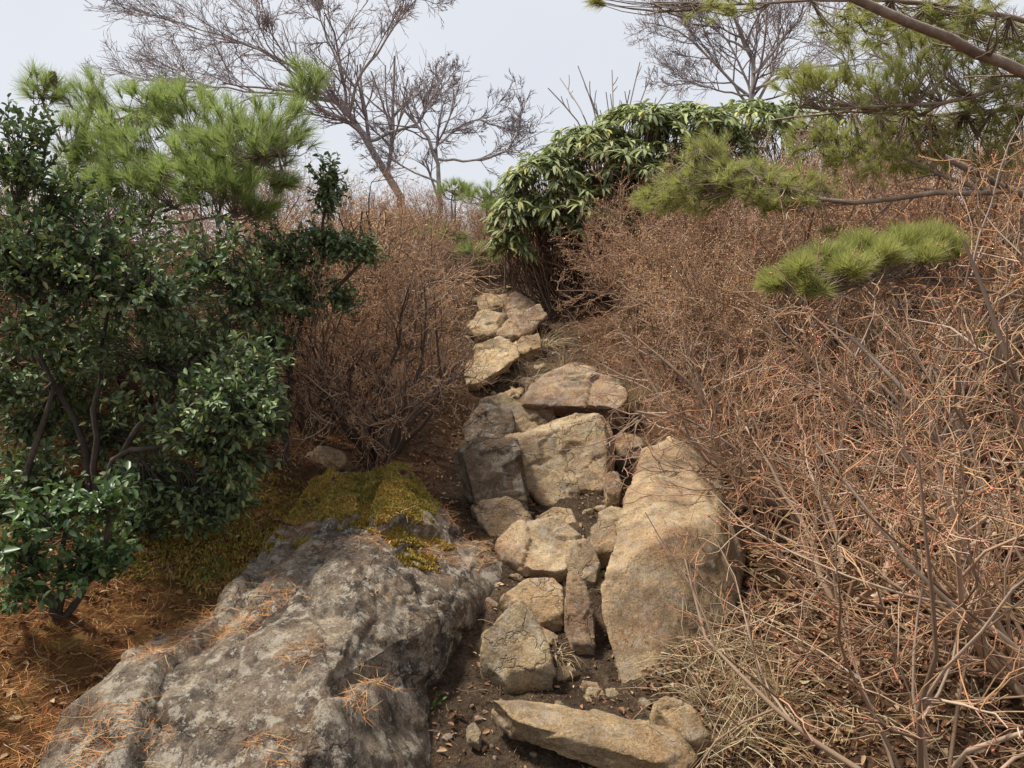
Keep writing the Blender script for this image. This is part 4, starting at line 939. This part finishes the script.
# orange needles around and on the boulder
x, y = scatter(rng, 30000, (-3.2, -.5), (1.6, 4.6), lambda x, y: sm((-x - .62 + .2 * fbm(np.stack([x, y, 0 * x], -1) * 2, 2)) / .25))
P0 = np.stack([x, y, height(x, y) + rng.uniform(.002, .022, len(x))], -1)
bp, bn = surf_points(BOULDER, rng, 2600, lambda c_, n_: (n_[:, 2] > .55) & (fbm(c_ * 4 + 3, 3) > .28))
P0 = np.concatenate([P0, bp + bn * .004]); d_ = rng.normal(size=P0.shape) * np.array([1, 1, .12])
mb = MB(); Pn = lines(rng, P0, d_, rng.uniform(.05, .095, len(P0)), 3, .12)
strips(mb, Pn, np.full(len(P0), .0017), nrm(np.array([0, 0, 1.]) + .3 * rng.normal(size=P0.shape)), 0)
tag(mb.build('pine_needle_litter', M['needlelitter']), 'rust orange carpet of fallen pine needles beside the boulder', 'pine needles', kind='stuff')
# fallen twigs
x, y = scatter(rng, 4200, (-3.5, 4.2), (1.7, 10), lambda x, y: .35 + .5 * sm((pathd(x, y) - .3) / .4))
P0 = np.stack([x, y, height(x, y) + rng.uniform(.004, .05, len(x))], -1); d_ = rng.normal(size=P0.shape) * np.array([1, 1, .25])
mb = MB(); Pn = lines(rng, P0, d_, rng.uniform(.05, .22, len(P0)), 6, .28, (0, 0, -.01)); tubes(mb, Pn, taper(rng.uniform(.0008, .0027, len(P0)), 6, .5), 4, 0)
tag(mb.build('fallen_twigs', M['stem']), 'grey dead twigs lying scattered over the slope', 'fallen twigs', kind='stuff')
# small stones on the trail
x, y = scatter(rng, 2600, (-.6, 1.0), (2.0, 9), lambda x, y: sm((.5 - pathd(x, y)) / .2))
mb = MB(); ico = bmesh.new(); bmesh.ops.create_icosphere(ico, subdivisions=2, radius=1); IV = np.array([v.co[:] for v in ico.verts]); IF = np.array([[v.index for v in f.verts] for f in ico.faces]); ico.free()
for i in range(len(x)):
    s_ = .003 + .022 * rng.random() ** 5
    Vv = IV * (1 + .35 * pnoise(IV * 1.3 + i * 3.1)[:, None]) * s_ * np.array([1, rng.uniform(.6, 1), rng.uniform(.4, .8)])
    a = rng.uniform(0, 6.28); ca_, sa_ = math.cos(a), math.sin(a); Vv = Vv @ np.array([[ca_, sa_, 0], [-sa_, ca_, 0], [0, 0, 1]])
    mb.add(Vv + np.array([x[i], y[i], gz(x[i], y[i]) + s_ * .2]), IF, 0)
tag(mb.build('gravel', M['rock_pink'], smooth=False), 'loose stone grit scattered over the trail soil', 'gravel', kind='stuff')

def straw(mb, b, rng, h, n_, lean, rad=.05):
    a = rng.uniform(0, 6.28, n_); r_ = rng.uniform(0, rad, n_)
    x, y = b[0] + np.cos(a) * r_, b[1] + np.sin(a) * r_
    P0 = np.stack([x, y, height(x, y) - .01], -1)
    sp = rng.uniform(.15, 1.3, n_)
    d_ = np.stack([np.cos(a) * sp + lean[0], np.sin(a) * sp + lean[1], np.full(n_, .9)], -1)
    P = lines(rng, P0, d_, h * rng.uniform(.4, 1.3, n_), 7, .16, (lean[0] * .1, lean[1] * .1, -.2))
    P[:, :, 2] = np.maximum(P[:, :, 2], height(P[:, :, 0], P[:, :, 1]) + .006)
    strips(mb, P, np.full(n_, .0036) * rng.uniform(.5, 1.3, n_), rng.normal(size=P0.shape), 0)
def grass_tuft(px, py, label, seed, h=.28, n_=120, lean=(0, 0)):
    rng = np.random.default_rng(seed); b = ground_hit(px, py); mb = MB(); straw(mb, b, rng, h, n_, lean)
    return tag(mb.build('grass_tuft', M['drygrass'], None, b), label, 'grass')
rng = np.random.default_rng(90); mb = MB()
for px, py in [(690,668),(715,650),(735,690),(760,660),(705,700),(745,725),(780,700),(725,745),(770,750),(700,760)]:
    straw(mb, ground_hit(px, py), rng, .27, 62, (-.25, -.15))
for px, py in [(820,690),(850,760),(880,720),(920,750),(860,690),(960,720),(1000,760),(830,650),(900,680)]:
    straw(mb, ground_hit(px, py), rng, .22, 16, (-.2, -.1), .12)
xq = rng.uniform(.55, 2.2, 700); yq = rng.uniform(1.8, 3.4, 700)   # fallen straw lying on the slope
P0 = np.stack([xq, yq, height(xq, yq) + rng.uniform(.004, .03, 700)], -1)
strips(mb, lines(rng, P0, rng.normal(size=P0.shape) * np.array([1, 1, .12]), rng.uniform(.1, .3, 700), 5, .14), np.full(700, .0042), nrm(np.array([0, 0, 1.]) + .4 * rng.normal(size=P0.shape)), 0)
tag(mb.build('dry_grass', M['drygrass']), 'tangled patch of dry straw coloured grass beside the tall slab', 'dry grass', kind='stuff')
grass_tuft(556, 655, 'little straw tuft growing between the trail stones', 430, .13, 40, (0, -.5))
grass_tuft(560, 372, 'straw tuft above the domed boulder', 431, .3, 130, (-.3, -.4))
grass_tuft(525, 385, 'straw tuft hanging under the shelf of stone', 432, .28, 110, (-.1, -.5))
grass_tuft(545, 348, 'straw tuft beside the small rounded stone', 433, .3, 110, (.2, -.3))
grass_tuft(640, 400, 'straw tuft at the upper right edge of the domed boulder', 434, .3, 110, (-.2, -.3))
# green weed at the boulder foot and on the needle bank
def weed(px, py, label, seed, h=.07, n_=14, Y=None):
    rng = np.random.default_rng(seed); b = ground_hit(px, py) if Y is None else at(px, py, Y)
    a = rng.uniform(0, 6.28, n_); d_ = np.stack([np.cos(a), np.sin(a), rng.uniform(.5, 2, n_)], -1)
    mb = MB(); P = lines(rng, np.repeat(b[None], n_, 0), d_, h * rng.uniform(.6, 1.2, n_), 4, .08, (0, 0, -.15)); strips(mb, P, np.full(n_, .004), rng.normal(size=(n_, 3)), 0)
    leaves(mb, P[:, -1], P[:, -1] - P[:, -2], nrm(rng.normal(size=(n_, 3)) + np.array([0, 0, 1.])), np.full(n_, h * .35), np.full(n_, h * .16))
    return tag(mb.build('green_weed', M['weed'], None, b), label, 'weed')
weed(430, 710, 'tiny green weed at the dark foot of the mossy boulder', 1, .06)
weed(218, 580, 'small green weed on the rusty needle bank', 2, .07, 16)
weed(245, 690, 'tiny green seedling in a hollow of the mossy boulder', 3, .05, 8, 2.42)
